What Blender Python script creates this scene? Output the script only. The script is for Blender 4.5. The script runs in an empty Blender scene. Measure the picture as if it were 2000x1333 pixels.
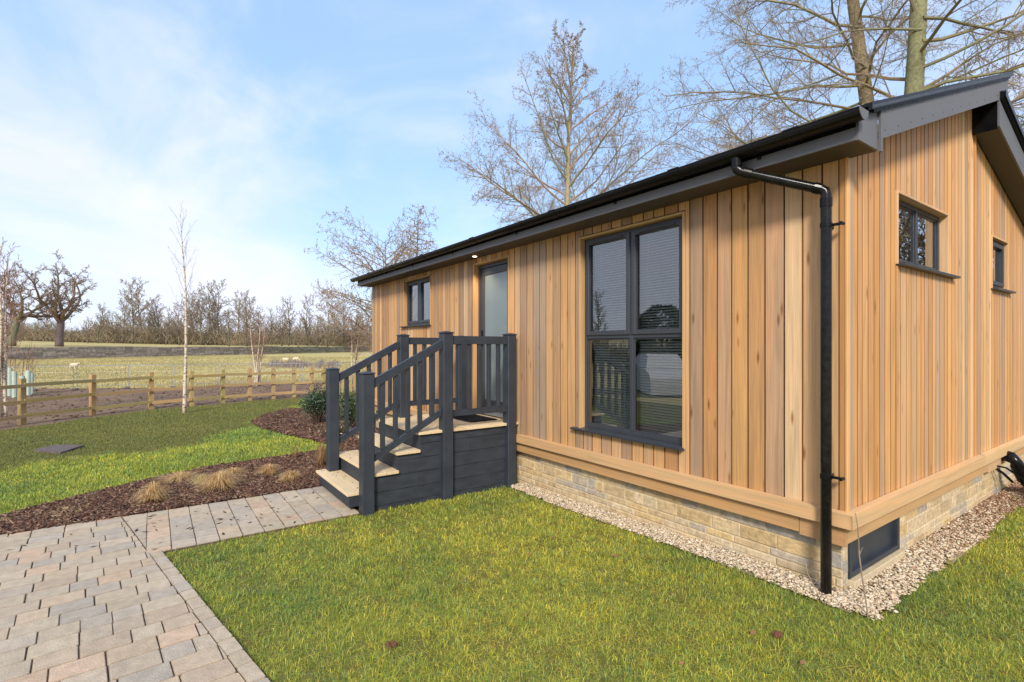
import bpy, math, random
import numpy as np
from mathutils import Vector, Matrix
R_ = math.radians
SC = bpy.context.scene
COL = SC.collection

# ------------------------------------------------------------------ camera, sky, sun, exposure
CAM = (1.459, -3.821, 1.78)
FW = (-0.8161, 0.5779); RT = (0.5779, 0.8161)
cd = bpy.data.cameras.new('camera'); cam = bpy.data.objects.new('camera', cd); COL.objects.link(cam)
cam.location = CAM; cam.rotation_euler = (R_(90), 0, math.atan2(0.8161, 0.5779))
cd.sensor_width = 36; cd.lens = 17.84; cd.shift_y = 0.00525; cd.clip_start = 0.05; cd.clip_end = 6000
SC.camera = cam
SC.render.resolution_x = 1024; SC.render.resolution_y = 682
SC.view_settings.view_transform = 'Standard'; SC.view_settings.look = 'None'
SC.view_settings.exposure = 1.18; SC.view_settings.gamma = 1.0

SUN_EL, SUN_AZ = 34.0, 42.0            # azimuth: degrees from +X towards -Y
sd = Vector((math.cos(R_(SUN_EL))*math.cos(R_(-SUN_AZ)), math.cos(R_(SUN_EL))*math.sin(R_(-SUN_AZ)), math.sin(R_(SUN_EL))))
sl = bpy.data.lights.new('sun', 'SUN'); so = bpy.data.objects.new('sun', sl); COL.objects.link(so)
so.rotation_euler = sd.to_track_quat('Z', 'Y').to_euler(); sl.energy = 2.1; sl.angle = R_(13); sl.color = (1.0, 0.93, 0.82)

W = bpy.data.worlds.new('World'); SC.world = W; W.use_nodes = True
nt = W.node_tree; nt.nodes.clear()
def N(t, **k):
    n = nt.nodes.new(t)
    for a, b in k.items(): setattr(n, a, b)
    return n
def LK(a, b): nt.links.new(a, b)
sky = N('ShaderNodeTexSky', sky_type='NISHITA', sun_disc=False)
sky.sun_elevation = R_(SUN_EL); sky.sun_rotation = R_(90 + SUN_AZ)
sky.air_density = 1.0; sky.dust_density = 0.6; sky.ozone_density = 1.5
tc = N('ShaderNodeTexCoord')
sep = N('ShaderNodeSeparateXYZ'); LK(tc.outputs['Generated'], sep.inputs[0])
mp = N('ShaderNodeMapping'); mp.inputs['Scale'].default_value = (1.1, 1.9, 3.4); mp.inputs['Rotation'].default_value = (0.25, 0.1, 0.9)
LK(tc.outputs['Generated'], mp.inputs['Vector'])
nz = N('ShaderNodeTexNoise'); nz.inputs['Scale'].default_value = 1.7; nz.inputs['Detail'].default_value = 7; nz.inputs['Roughness'].default_value = 0.58; nz.inputs['Distortion'].default_value = 0.5
LK(mp.outputs[0], nz.inputs['Vector'])
def mth(op, a, b=None, c=None, clamp=False):
    n = N('ShaderNodeMath', operation=op, use_clamp=clamp)
    for i, v in enumerate((a, b, c)):
        if v is None: continue
        if isinstance(v, (int, float)): n.inputs[i].default_value = v
        else: LK(v, n.inputs[i])
    return n.outputs[0]
def smooth(x, lo, hi, a=0.0, b=1.0):
    n = N('ShaderNodeMapRange', interpolation_type='SMOOTHSTEP'); n.inputs['From Min'].default_value = lo; n.inputs['From Max'].default_value = hi
    n.inputs['To Min'].default_value = a; n.inputs['To Max'].default_value = b
    LK(x, n.inputs['Value']); return n.outputs[0]
def dirdot(px, py):
    v = Vector((FW[0]+RT[0]*(px-1000)/991, FW[1]+RT[1]*(px-1000)/991, (677-py)/991)).normalized()
    d = N('ShaderNodeVectorMath', operation='DOT_PRODUCT'); LK(tc.outputs['Generated'], d.inputs[0]); d.inputs[1].default_value = v
    return d.outputs['Value']
b1 = smooth(dirdot(60, 300), 0.90, 0.998)          # big white bank on the left
b2 = smooth(dirdot(330, 400), 0.93, 1.0)
b3 = smooth(dirdot(1000, 100), 0.80, 0.98)        # clearer blue
el = smooth(sep.outputs['Z'], 0.0, 0.28, 1.0, 0.0)    # hazy veil low down
cl = mth('ADD', nz.outputs['Fac'], mth('MULTIPLY', b1, 0.13)); cl = mth('ADD', cl, mth('MULTIPLY', b2, 0.12))
cl = mth('SUBTRACT', cl, mth('MULTIPLY', b3, 0.10)); cl = mth('ADD', cl, mth('MULTIPLY', el, 0.17))
# the sky behind the photographer is overcast
back = N('ShaderNodeVectorMath', operation='DOT_PRODUCT'); LK(tc.outputs['Generated'], back.inputs[0]); back.inputs[1].default_value = (FW[0], FW[1], 0.0)
bk = smooth(back.outputs['Value'], -0.1, 0.25, 0.45, 0.0)
cl = mth('ADD', cl, bk)
cf = smooth(cl, 0.36, 0.92, 0.0, 0.90)
tint = N('ShaderNodeMixRGB', blend_type='MULTIPLY'); tint.inputs[0].default_value = 1.0; tint.inputs[2].default_value = (1.0, 1.0, 1.0, 1)
LK(sky.outputs[0], tint.inputs[1])
veil = N('ShaderNodeMixRGB'); veil.inputs[0].default_value = 0.55; veil.inputs[2].default_value = (3.1, 4.75, 7.4, 1)
LK(tint.outputs[0], veil.inputs[1])
nz2 = N('ShaderNodeTexNoise'); nz2.inputs['Scale'].default_value = 2.6; nz2.inputs['Detail'].default_value = 5; LK(mp.outputs[0], nz2.inputs['Vector'])
cc = N('ShaderNodeValToRGB'); cc.color_ramp.elements[0].position = 0.35; cc.color_ramp.elements[0].color = (4.9, 5.1, 6.1, 1)
cc.color_ramp.elements[1].position = 0.62; cc.color_ramp.elements[1].color = (5.35, 5.45, 6.15, 1)
LK(nz2.outputs['Fac'], cc.inputs[0])
dk = N('ShaderNodeMixRGB', blend_type='MULTIPLY'); dk.inputs[2].default_value = (0.82, 0.85, 0.90, 1)
LK(smooth(back.outputs['Value'], -0.3, 0.2, 1.0, 0.0), dk.inputs[0]); LK(cc.outputs[0], dk.inputs[1])
mx = N('ShaderNodeMixRGB'); LK(cf, mx.inputs[0]); LK(veil.outputs[0], mx.inputs[1]); LK(dk.outputs[0], mx.inputs[2])
bg = N('ShaderNodeBackground'); bg.inputs['Strength'].default_value = 0.085; LK(mx.outputs[0], bg.inputs[0])
ow = N('ShaderNodeOutputWorld'); LK(bg.outputs[0], ow.inputs[0])

# ------------------------------------------------------------------ helpers
rng = np.random.default_rng(7); rnd = random.Random(11)
def at(px, t): s = (px-1000)/991; return (CAM[0]+t*(FW[0]+RT[0]*s), CAM[1]+t*(FW[1]+RT[1]*s))
def G(px, py, z=0.0):                       # where a photo pixel lands on level ground
    return at(px, (CAM[2]-z)*991/(py-677.0))
def S01(v): v = np.clip(v, 0, 1); return v*v*(3-2*v)
def rise(x, y): return 0.07*S01((np.asarray(x)+3.6)/3.2)*S01((np.asarray(y)+2.5)/2.3)

class MB:
    def __init__(s): s.v = []; s.f = []; s.c = []; s.n = 0
    def add(s, vs, fs, c=(1, 1, 1)):
        b = s.n; s.v.extend(vs); s.n += len(vs)
        for f in fs: s.f.append(tuple(b+i for i in f)); s.c.append(c)
    def box(s, a, b, c=(1, 1, 1), bev=0.0):
        x0, x1 = sorted((a[0], b[0])); y0, y1 = sorted((a[1], b[1])); z0, z1 = sorted((a[2], b[2]))
        if bev <= 0:
            s.add([(x0,y0,z0),(x1,y0,z0),(x1,y1,z0),(x0,y1,z0),(x0,y0,z1),(x1,y0,z1),(x1,y1,z1),(x0,y1,z1)],
                  [(0,3,2,1),(4,5,6,7),(0,1,5,4),(1,2,6,5),(2,3,7,6),(3,0,4,7)], c); return
        e = min(bev, (x1-x0)*.45, (y1-y0)*.45, (z1-z0)*.45); vs = []
        ix = {}
        def vid(p):
            if p not in ix: ix[p] = len(vs); vs.append(p)
            return ix[p]
        X = (x0, x1); Y = (y0, y1); Z = (z0, z1); I = lambda A, k: A[k]+(e if k == 0 else -e)
        fs = []
        q = ((0,0),(1,0),(1,1),(0,1))
        P = {}
        for i in (0,1):
            for j in (0,1):
                for k in (0,1):
                    P[i,j,k,'x'] = vid((X[i], I(Y,j), I(Z,k))); P[i,j,k,'y'] = vid((I(X,i), Y[j], I(Z,k))); P[i,j,k,'z'] = vid((I(X,i), I(Y,j), Z[k]))
        for i in (0,1):
            fx = [P[i,j,k,'x'] for j,k in q]; fs.append(fx if i else fx[::-1])
            fy = [P[j,i,k,'y'] for j,k in q]; fs.append(fy[::-1] if i else fy)
            fz = [P[j,k,i,'z'] for j,k in q]; fs.append(fz if i else fz[::-1])
        for i in (0,1):
            for j in (0,1):
                for (a_, b_, ky) in (('x','y',lambda k: (i,j,k)), ('y','z',lambda k: (k,i,j)), ('x','z',lambda k: (i,k,j))):
                    fs.append([P[ky(0)+(a_,)], P[ky(1)+(a_,)], P[ky(1)+(b_,)], P[ky(0)+(b_,)]])
        for i in (0,1):
            for j in (0,1):
                for k in (0,1): fs.append([P[i,j,k,'x'], P[i,j,k,'y'], P[i,j,k,'z']])
        s.add(vs, fs, c); s.fix = True
    def prism(s, pts, off, c=(1, 1, 1)):       # polygon pts extruded by vector off
        n = len(pts); vs = [tuple(p) for p in pts]+[tuple(p[i]+off[i] for i in range(3)) for p in pts]
        s.add(vs, [tuple(range(n))[::-1], tuple(range(n, 2*n))]+[(i, (i+1) % n, n+(i+1) % n, n+i) for i in range(n)], c); s.fix = True
    def tube(s, pts, rad, k=6, c=(1, 1, 1), cap=True):
        m = len(pts)
        if isinstance(rad, (int, float)): rad = [rad]*m
        b = s.n; prev = None
        for i, p in enumerate(pts):
            a = pts[max(i-1, 0)]; q = pts[min(i+1, m-1)]
            dx, dy, dz = q[0]-a[0], q[1]-a[1], q[2]-a[2]; l = math.sqrt(dx*dx+dy*dy+dz*dz) or 1e-9; dx /= l; dy /= l; dz /= l
            if prev is None:
                ux, uy, uz = (0, 0, 1) if abs(dz) < .9 else (1, 0, 0)
            else: ux, uy, uz = prev
            d = ux*dx+uy*dy+uz*dz; ux -= d*dx; uy -= d*dy; uz -= d*dz; l = math.sqrt(ux*ux+uy*uy+uz*uz) or 1e-9; ux /= l; uy /= l; uz /= l
            prev = (ux, uy, uz); wx, wy, wz = dy*uz-dz*uy, dz*ux-dx*uz, dx*uy-dy*ux
            for j in range(k):
                cj, sj = CS[k][j]; r = rad[i]
                s.v.append((p[0]+r*(ux*cj+wx*sj), p[1]+r*(uy*cj+wy*sj), p[2]+r*(uz*cj+wz*sj)))
        s.n += m*k
        for i in range(m-1):
            for j in range(k):
                j2 = (j+1) % k; s.f.append((b+i*k+j, b+i*k+j2, b+(i+1)*k+j2, b+(i+1)*k+j)); s.c.append(c)
        if cap and k > 3:
            s.f.append(tuple(b+j for j in range(k))[::-1]); s.c.append(c)
            s.f.append(tuple(b+(m-1)*k+j for j in range(k))); s.c.append(c)
    def ball(s, p, r, c=(1, 1, 1), nu=8, nv=6, jit=0.0):
        rx, ry, rz = (r, r, r) if isinstance(r, (int, float)) else r
        vs = [(p[0], p[1], p[2]+rz)]
        for i in range(1, nv):
            a = math.pi*i/nv
            for j in range(nu):
                b = 2*math.pi*j/nu; q = 1+rnd.uniform(-jit, jit)
                vs.append((p[0]+rx*q*math.sin(a)*math.cos(b), p[1]+ry*q*math.sin(a)*math.sin(b), p[2]+rz*q*math.cos(a)))
        vs.append((p[0], p[1], p[2]-rz)); fs = []
        for j in range(nu):
            fs.append((0, 1+j, 1+(j+1) % nu)); fs.append((len(vs)-1, 1+(nv-2)*nu+(j+1) % nu, 1+(nv-2)*nu+j))
            for i in range(nv-2):
                fs.append((1+i*nu+j, 1+(i+1)*nu+j, 1+(i+1)*nu+(j+1) % nu, 1+i*nu+(j+1) % nu))
        s.add(vs, fs, c)
    def build(s, name, mat, parent=None, smooth=False):
        me = bpy.data.meshes.new(name); me.from_pydata(s.v, [], s.f)
        if s.c:
            a = me.attributes.new('col', 'FLOAT_COLOR', 'FACE'); arr = np.ones((len(s.f), 4), np.float32)
            arr[:, :3] = np.array([c[:3] for c in s.c], np.float32)
            a.data.foreach_set('color', arr.ravel())
        if getattr(s, 'fix', False):
            import bmesh
            bm = bmesh.new(); bm.from_mesh(me); bmesh.ops.recalc_face_normals(bm, faces=bm.faces); bm.to_mesh(me); bm.free()
        me.materials.append(mat)
        if smooth: me.shade_smooth()
        o = bpy.data.objects.new(name, me); COL.objects.link(o)
        if parent:
            o.parent = parent; o.matrix_parent_inverse = Matrix.Translation(-parent_loc(parent))
        return o
CS = {k: [(math.cos(2*math.pi*j/k), math.sin(2*math.pi*j/k)) for j in range(k)] for k in range(3, 25)}
def parent_loc(p):
    l = Vector((0, 0, 0)); q = p
    while q is not None:
        l += q.location; q = q.parent
        break
    return l if p.parent is None else Vector((0, 0, 0))
def tag(o, label, cat, group=None, kind=None):
    if label: o['label'] = label
    if cat: o['category'] = cat
    if group: o['group'] = group
    if kind: o['kind'] = kind
    return o
def thing(name, loc, label, cat, group=None):
    o = bpy.data.objects.new(name, None); o.location = loc; o.empty_display_size = .2; COL.objects.link(o)
    return tag(o, label, cat, group)
def struct(o): o['kind'] = 'structure'; return o
def copy_tree(o, parent=None):
    c = o.copy(); COL.objects.link(c)
    if parent: c.parent = parent; c.matrix_parent_inverse = o.matrix_parent_inverse.copy()
    for ch in o.children: copy_tree(ch, c)
    return c
def np_mesh(name, V, Fq, Ft, colq, colt, mat):         # fast mesh from numpy quads + tris
    me = bpy.data.meshes.new(name); nq, ntr = len(Fq), len(Ft)
    me.vertices.add(len(V)); me.vertices.foreach_set('co', V.astype(np.float32).ravel())
    loops = np.concatenate([Fq.ravel(), Ft.ravel()]).astype(np.int32)
    me.loops.add(len(loops)); me.loops.foreach_set('vertex_index', loops)
    me.polygons.add(nq+ntr)
    st = np.concatenate([np.arange(nq)*4, nq*4+np.arange(ntr)*3]).astype(np.int32)
    me.polygons.foreach_set('loop_start', st)
    me.update(calc_edges=True)
    a = me.attributes.new('col', 'FLOAT_COLOR', 'FACE'); C = np.ones((nq+ntr, 4), np.float32); C[:nq, :3] = colq; C[nq:, :3] = colt
    a.data.foreach_set('color', C.ravel()); me.materials.append(mat)
    o = bpy.data.objects.new(name, me); COL.objects.link(o); return o
def inpoly(x, y, P):
    x = np.asarray(x); y = np.asarray(y); r = np.zeros(x.shape, bool); n = len(P)
    for i in range(n):
        x1, y1 = P[i]; x2, y2 = P[(i+1) % n]
        if y1 == y2: continue
        c = ((y1 > y) != (y2 > y)) & (x < (x2-x1)*(y-y1)/(y2-y1)+x1); r ^= c
    return r
_T = rng.random((64, 64))
def vn(x, y, s):                                        # value noise 0..1
    x = np.asarray(x)*s+100; y = np.asarray(y)*s+100; i = np.floor(x).astype(int); j = np.floor(y).astype(int); u = S01(x-i); v = S01(y-j)
    i %= 64; j %= 64; i2 = (i+1) % 64; j2 = (j+1) % 64
    return (_T[i, j]*(1-u)+_T[i2, j]*u)*(1-v)+(_T[i, j2]*(1-u)+_T[i2, j2]*u)*v

# ------------------------------------------------------------------ materials
def new_mat(name):
    m = bpy.data.materials.new(name); m.use_nodes = True; t = m.node_tree
    return m, t, t.nodes['Principled BSDF'], t.nodes['Material Output']
def setp(b, rough=.6, spec=.5, metal=0.0, coat=0.0):
    b.inputs['Roughness'].default_value = rough; b.inputs['Specular IOR Level'].default_value = spec; b.inputs['Metallic'].default_value = metal
    if coat: b.inputs['Coat Weight'].default_value = coat
def mat_plain(name, col, rough=.6, spec=.5, var=.12, scale=8, bump=.0, bscale=60, metal=0, stretch=(1, 1, 1), attr=False):
    m, t, b, o = new_mat(name); setp(b, rough, spec, metal)
    tcn = t.nodes.new('ShaderNodeTexCoord'); mpn = t.nodes.new('ShaderNodeMapping'); mpn.inputs['Scale'].default_value = stretch
    t.links.new(tcn.outputs['Object'], mpn.inputs[0])
    n = t.nodes.new('ShaderNodeTexNoise'); n.inputs['Scale'].default_value = scale; n.inputs['Detail'].default_value = 5; t.links.new(mpn.outputs[0], n.inputs['Vector'])
    mr = t.nodes.new('ShaderNodeMapRange'); mr.inputs['From Min'].default_value = .25; mr.inputs['From Max'].default_value = .75
    mr.inputs['To Min'].default_value = 1-var; mr.inputs['To Max'].default_value = 1+var; t.links.new(n.outputs['Fac'], mr.inputs[0])
    mu = t.nodes.new('ShaderNodeVectorMath'); mu.operation = 'SCALE'; t.links.new(mr.outputs[0], mu.inputs['Scale'])
    if attr:
        at_ = t.nodes.new('ShaderNodeAttribute'); at_.attribute_name = 'col'
        mm = t.nodes.new('ShaderNodeMixRGB'); mm.blend_type = 'MULTIPLY'; mm.inputs[0].default_value = 1; mm.inputs[2].default_value = (*col, 1)
        t.links.new(at_.outputs['Color'], mm.inputs[1]); t.links.new(mm.outputs[0], mu.inputs[0])
    else: mu.inputs[0].default_value = col
    t.links.new(mu.outputs[0], b.inputs['Base Color'])
    # roughness breaks up too
    rr = t.nodes.new('ShaderNodeMapRange'); rr.inputs['To Min'].default_value = max(.03, rough-.1); rr.inputs['To Max'].default_value = min(1, rough+.12)
    t.links.new(n.outputs['Fac'], rr.inputs[0]); t.links.new(rr.outputs[0], b.inputs['Roughness'])
    if bump:
        n2 = t.nodes.new('ShaderNodeTexNoise'); n2.inputs['Scale'].default_value = bscale; n2.inputs['Detail'].default_value = 6; t.links.new(mpn.outputs[0], n2.inputs['Vector'])
        bp = t.nodes.new('ShaderNodeBump'); bp.inputs['Strength'].default_value = 1; bp.inputs['Distance'].default_value = bump
        t.links.new(n2.outputs['Fac'], bp.inputs['Height']); t.links.new(bp.outputs[0], b.inputs['Normal'])
    return m
def mat_wood(name, axis='Z', rough=.55, knots=True, strength=1.0):
    """timber: the board's own colour (face attribute) with long grain, streaks and knots"""
    m, t, b, o = new_mat(name); setp(b, rough, .35); L = t.links.new
    at_ = t.nodes.new('ShaderNodeAttribute'); at_.attribute_name = 'col'
    tcn = t.nodes.new('ShaderNodeTexCoord')
    # shift the grain by the board's own colour so neighbours differ
    sc_ = t.nodes.new('ShaderNodeVectorMath'); sc_.operation = 'SCALE'; sc_.inputs['Scale'].default_value = 37.0; L(at_.outputs['Color'], sc_.inputs[0])
    ad = t.nodes.new('ShaderNodeVectorMath'); ad.operation = 'ADD'; L(tcn.outputs['Object'], ad.inputs[0]); L(sc_.outputs[0], ad.inputs[1])
    def nz_(sc3, scale, det, dist=0.0):
        mpn = t.nodes.new('ShaderNodeMapping'); mpn.inputs['Scale'].default_value = sc3; L(ad.outputs[0], mpn.inputs[0])
        n = t.nodes.new('ShaderNodeTexNoise'); n.inputs['Scale'].default_value = scale; n.inputs['Detail'].default_value = det; n.inputs['Distortion'].default_value = dist
        L(mpn.outputs[0], n.inputs['Vector']); return n.outputs['Fac']
    lo, hi = {'Z': ((14, 14, .55), (60, 60, 1.2)), 'X': ((.55, 14, 14), (1.2, 60, 60)), 'Y': ((14, .55, 14), (60, 1.2, 60))}[axis]
    g1 = nz_(lo, 1.0, 4, 1.4); g2 = nz_(hi, 1.6, 3, .6); g3 = nz_((1, 1, 1), 1.6, 3)
    def mr(v, a, b_, lo_=.3, hi_=.7):
        n = t.nodes.new('ShaderNodeMapRange'); n.inputs['From Min'].default_value = lo_; n.inputs['From Max'].default_value = hi_
        n.inputs['To Min'].default_value = a; n.inputs['To Max'].default_value = b_; L(v, n.inputs[0]); return n.outputs[0]
    def mu(a, b_):
        n = t.nodes.new('ShaderNodeMath'); n.operation = 'MULTIPLY'; L(a, n.inputs[0]); L(b_, n.inputs[1]); return n.outputs[0]
    f = mu(mu(mr(g1, 1-.13*strength, 1+.10*strength), mr(g2, 1-.10*strength, 1+.07*strength)), mr(g3, .95, 1.05))
    cur = t.nodes.new('ShaderNodeVectorMath'); cur.operation = 'SCALE'; L(at_.outputs['Color'], cur.inputs[0]); L(f, cur.inputs['Scale']); out = cur.outputs[0]
    # reddish heartwood streaks
    hs = t.nodes.new('ShaderNodeMixRGB'); hs.blend_type = 'MULTIPLY'; hs.inputs[2].default_value = (1.02, .80, .60, 1); L(mr(g1, 0, .55*strength, .50, .78), hs.inputs[0]); L(out, hs.inputs[1]); out = hs.outputs[0]
    if knots:
        mpn = t.nodes.new('ShaderNodeMapping'); k = {'Z': (7, 7, 1.6), 'X': (1.6, 7, 7), 'Y': (7, 1.6, 7)}[axis]; mpn.inputs['Scale'].default_value = k; L(ad.outputs[0], mpn.inputs[0])
        vo = t.nodes.new('ShaderNodeTexVoronoi'); vo.inputs['Scale'].default_value = 1.35; L(mpn.outputs[0], vo.inputs['Vector'])
        kn = t.nodes.new('ShaderNodeMixRGB'); kn.blend_type = 'MULTIPLY'; kn.inputs[2].default_value = (.42, .26, .15, 1)
        L(mr(vo.outputs['Distance'], .9, 0, .04, .15), kn.inputs[0]); L(out, kn.inputs[1]); out = kn.outputs[0]
    L(out, b.inputs['Base Color'])
    bp = t.nodes.new('ShaderNodeBump'); bp.inputs['Strength'].default_value = .5; bp.inputs['Distance'].default_value = .0012; L(g2, bp.inputs['Height']); L(bp.outputs[0], b.inputs['Normal'])
    return m
def mat_attr(name, rough=.7, spec=.3, transl=0.0, noise=.0, nscale=30, bump=0.0, bscale=80):
    m, t, b, o = new_mat(name); setp(b, rough, spec); L = t.links.new
    at_ = t.nodes.new('ShaderNodeAttribute'); at_.attribute_name = 'col'; out = at_.outputs['Color']
    if noise:
        tcn = t.nodes.new('ShaderNodeTexCoord'); n = t.nodes.new('ShaderNodeTexNoise'); n.inputs['Scale'].default_value = nscale; n.inputs['Detail'].default_value = 6; L(tcn.outputs['Object'], n.inputs['Vector'])
        mr = t.nodes.new('ShaderNodeMapRange'); mr.inputs['From Min'].default_value = .3; mr.inputs['From Max'].default_value = .7; mr.inputs['To Min'].default_value = 1-noise; mr.inputs['To Max'].default_value = 1+noise
        L(n.outputs['Fac'], mr.inputs[0]); v = t.nodes.new('ShaderNodeVectorMath'); v.operation = 'SCALE'; L(out, v.inputs[0]); L(mr.outputs[0], v.inputs['Scale']); out = v.outputs[0]
        if bump:
            n2 = t.nodes.new('ShaderNodeTexNoise'); n2.inputs['Scale'].default_value = bscale; n2.inputs['Detail'].default_value = 6; L(tcn.outputs['Object'], n2.inputs['Vector'])
            bp = t.nodes.new('ShaderNodeBump'); bp.inputs['Strength'].default_value = 1; bp.inputs['Distance'].default_value = bump; L(n2.outputs['Fac'], bp.inputs['Height']); L(bp.outputs[0], b.inputs['Normal'])
    L(out, b.inputs['Base Color'])
    if transl:
        tr = t.nodes.new('ShaderNodeBsdfTranslucent'); L(out, tr.inputs[0]); mxs = t.nodes.new('ShaderNodeMixShader'); mxs.inputs[0].default_value = transl
        L(b.outputs[0], mxs.inputs[1]); L(tr.outputs[0], mxs.inputs[2]); L(mxs.outputs[0], o.inputs[0])
    return m
def mat_ramp(name, cols, scale=3, scale2=40, rough=.9, bump=.01, mixf=.5):
    """ground-like surface: two noises through a colour ramp"""
    m, t, b, o = new_mat(name); setp(b, rough, .15); L = t.links.new
    tcn = t.nodes.new('ShaderNodeTexCoord')
    def nn(s, d):
        n = t.nodes.new('ShaderNodeTexNoise'); n.inputs['Scale'].default_value = s; n.inputs['Detail'].default_value = d; n.inputs['Roughness'].default_value = .6; L(tcn.outputs['Object'], n.inputs['Vector']); return n.outputs['Fac']
    a, c = nn(scale, 5), nn(scale2, 7); mi = t.nodes.new('ShaderNodeMix'); mi.data_type = 'FLOAT'; mi.inputs[0].default_value = mixf; L(a, mi.inputs[2]); L(c, mi.inputs[3])
    r = t.nodes.new('ShaderNodeValToRGB'); els = r.color_ramp.elements
    for i, cc_ in enumerate(cols):
        p = .34+.32*i/(len(cols)-1)
        e = els[i] if i < 2 else els.new(p)
        e.position = p; e.color = (*cc_, 1)
    L(mi.outputs[0], r.inputs[0]); L(r.outputs[0], b.inputs['Base Color'])
    bp = t.nodes.new('ShaderNodeBump'); bp.inputs['Strength'].default_value = 1; bp.inputs['Distance'].default_value = bump; L(c, bp.inputs['Height']); L(bp.outputs[0], b.inputs['Normal'])
    return m

M = {}
M['clad'] = mat_wood('cedar_cladding', 'Z', strength=1.7)
M['timx'] = mat_wood('planed_timber_long', 'X', knots=False)
M['timy'] = mat_wood('planed_timber_cross', 'Y', knots=False)
M['trimz'] = mat_wood('planed_timber_upright', 'Z', knots=False)
M['deck'] = mat_wood('pale_deck_board', 'X', rough=.6, knots=True, strength=.6)
M['grey'] = mat_plain('anthracite_paint', (.028, .035, .047), .45, .45, .22, 5, .0006, 90)
M['greycomp'] = mat_plain('anthracite_composite', (.027, .033, .043), .6, .4, .32, 6, .0015, 120, stretch=(1, 1, 3))
M['upvc'] = mat_plain('anthracite_foil', (.034, .038, .047), .38, .5, .06, 6, .0003, 200)
M['fascia'] = mat_plain('grey_fascia_board', (.115, .118, .132), .5, .4, .06, 4, .0003, 120)
M['soffit'] = mat_plain('dark_soffit_board', (.075, .06, .05), .6, .35, .08, 4)
M['black'] = mat_plain('black_plastic', (.006, .006, .007), .22, .22, .2, 10, .0002, 60)
M['dusty'] = mat_plain('dusty_black_pipe', (.008, .008, .009), .20, .25, .6, 26, .0004, 90)
M['roof'] = mat_plain('dark_roof_sheet', (.035, .033, .034), .5, .4, .2, 5, .001, 60)
M['inner'] = mat_plain('plaster', (.42, .40, .37), .8, .2, .05, 3)
M['membrane'] = mat_plain('dark_backing', (.06, .04, .025), .9, .1, .1, 6)
M['blind'] = mat_plain('white_slat', (.86, .86, .83), .4, .4, .03, 4)
M['stone'] = mat_attr('honey_stone', .9, .15, 0, .22, 22, .008, 45)
M['mortar'] = mat_plain('pale_mortar', (.50, .41, .27), .95, .1, .15, 30, .003, 90)
M['paver'] = mat_attr('concrete_paver', .85, .2, 0, .13, 15, .004, 90)
M['joint'] = mat_ramp('joint_sand', [(.07, .055, .04), (.17, .135, .095)], 8, 80, .95, .003)
M['blade'] = mat_attr('grass_blade', .55, .3, .3)
M['bark_chip'] = mat_attr('bark_chip', .85, .15)
M['pebble'] = mat_attr('limestone_chip', .8, .25, 0, .12, 60)
M['bark'] = mat_attr('tree_bark', .9, .1, 0, .3, 14, .01, 20)
M['twig'] = mat_attr('twig', .9, .1)
M['leaf'] = mat_attr('evergreen_leaf', .35, .5, .15)
M['fence'] = mat_wood('treated_pine', 'Y', .75, False)
M['metal'] = mat_plain('galvanised_steel', (.42, .44, .46), .4, .5, .1, 10, metal=.7)
M['wallstone'] = mat_attr('drystone', .95, .1, 0, .3, 3, .04, 5)
M['fleece'] = mat_plain('sheep_fleece', (.55, .47, .34), .95, .1, .15, 12, .02, 25)
M['tube'] = mat_plain('pale_green_tree_guard', (.42, .50, .42), .5, .4, .1, 6)
M['mat'] = mat_plain('rubber_doormat', (.018, .018, .020), .85, .2, .2, 40, .004, 300)
M['lid'] = mat_plain('weathered_cover', (.12, .095, .09), .8, .2, .25, 12, .003, 60)
M['lawnsoil'] = mat_ramp('lawn_soil', [(.07, .068, .02), (.13, .115, .03), (.19, .155, .045)], 1.3, 60, .95, .01)
M['mulchsoil'] = mat_ramp('dark_mulch_soil', [(.02, .011, .008), (.06, .032, .022)], 5, 60, .95, .02)
M['gravelsoil'] = mat_ramp('gravel_bed', [(.20, .14, .085), (.42, .33, .22)], 12, 90, .95, .01)
M['soil'] = mat_ramp('bare_soil', [(.10, .062, .042), (.19, .125, .085), (.25, .18, .12)], .9, 14, .95, .06)
M['field'] = mat_ramp('pasture', [(.35, .275, .125), (.43, .35, .155), (.36, .335, .135)], .06, 1.1, .95, .03, .55)
def mat_glass(name, f0, tintc, rough=0.0):
    m, t, b, o = new_mat(name); L = t.links.new; t.nodes.remove(b)
    fr = t.nodes.new('ShaderNodeFresnel'); fr.inputs['IOR'].default_value = f0
    mm = t.nodes.new('ShaderNodeMath'); mm.operation = 'MULTIPLY'; mm.use_clamp = True; mm.inputs[1].default_value = 1.85; L(fr.outputs[0], mm.inputs[0])
    tr = t.nodes.new('ShaderNodeBsdfTransparent'); tr.inputs[0].default_value = (*tintc, 1)
    gl = t.nodes.new('ShaderNodeBsdfGlossy'); gl.inputs['Roughness'].default_value = rough; gl.inputs[0].default_value = (.95, .97, 1, 1)
    mxs = t.nodes.new('ShaderNodeMixShader'); L(mm.outputs[0], mxs.inputs[0]); L(tr.outputs[0], mxs.inputs[1]); L(gl.outputs[0], mxs.inputs[2]); L(mxs.outputs[0], o.inputs[0])
    return m
M['glass'] = mat_glass('window_glass', 1.85, (.80, .86, .84))
M['frost'], t_, b_, _o = new_mat('frosted_glass'); setp(b_, .10, .9); b_.inputs['Base Color'].default_value = (.15, .19, .20, 1); b_.inputs['Coat Weight'].default_value = .7; b_.inputs['Coat Roughness'].default_value = .05
M['lamp'], t_, b_, _o = new_mat('lamp_lens'); b_.inputs['Emission Color'].default_value = (1, .82, .6, 1); b_.inputs['Emission Strength'].default_value = 3

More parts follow.
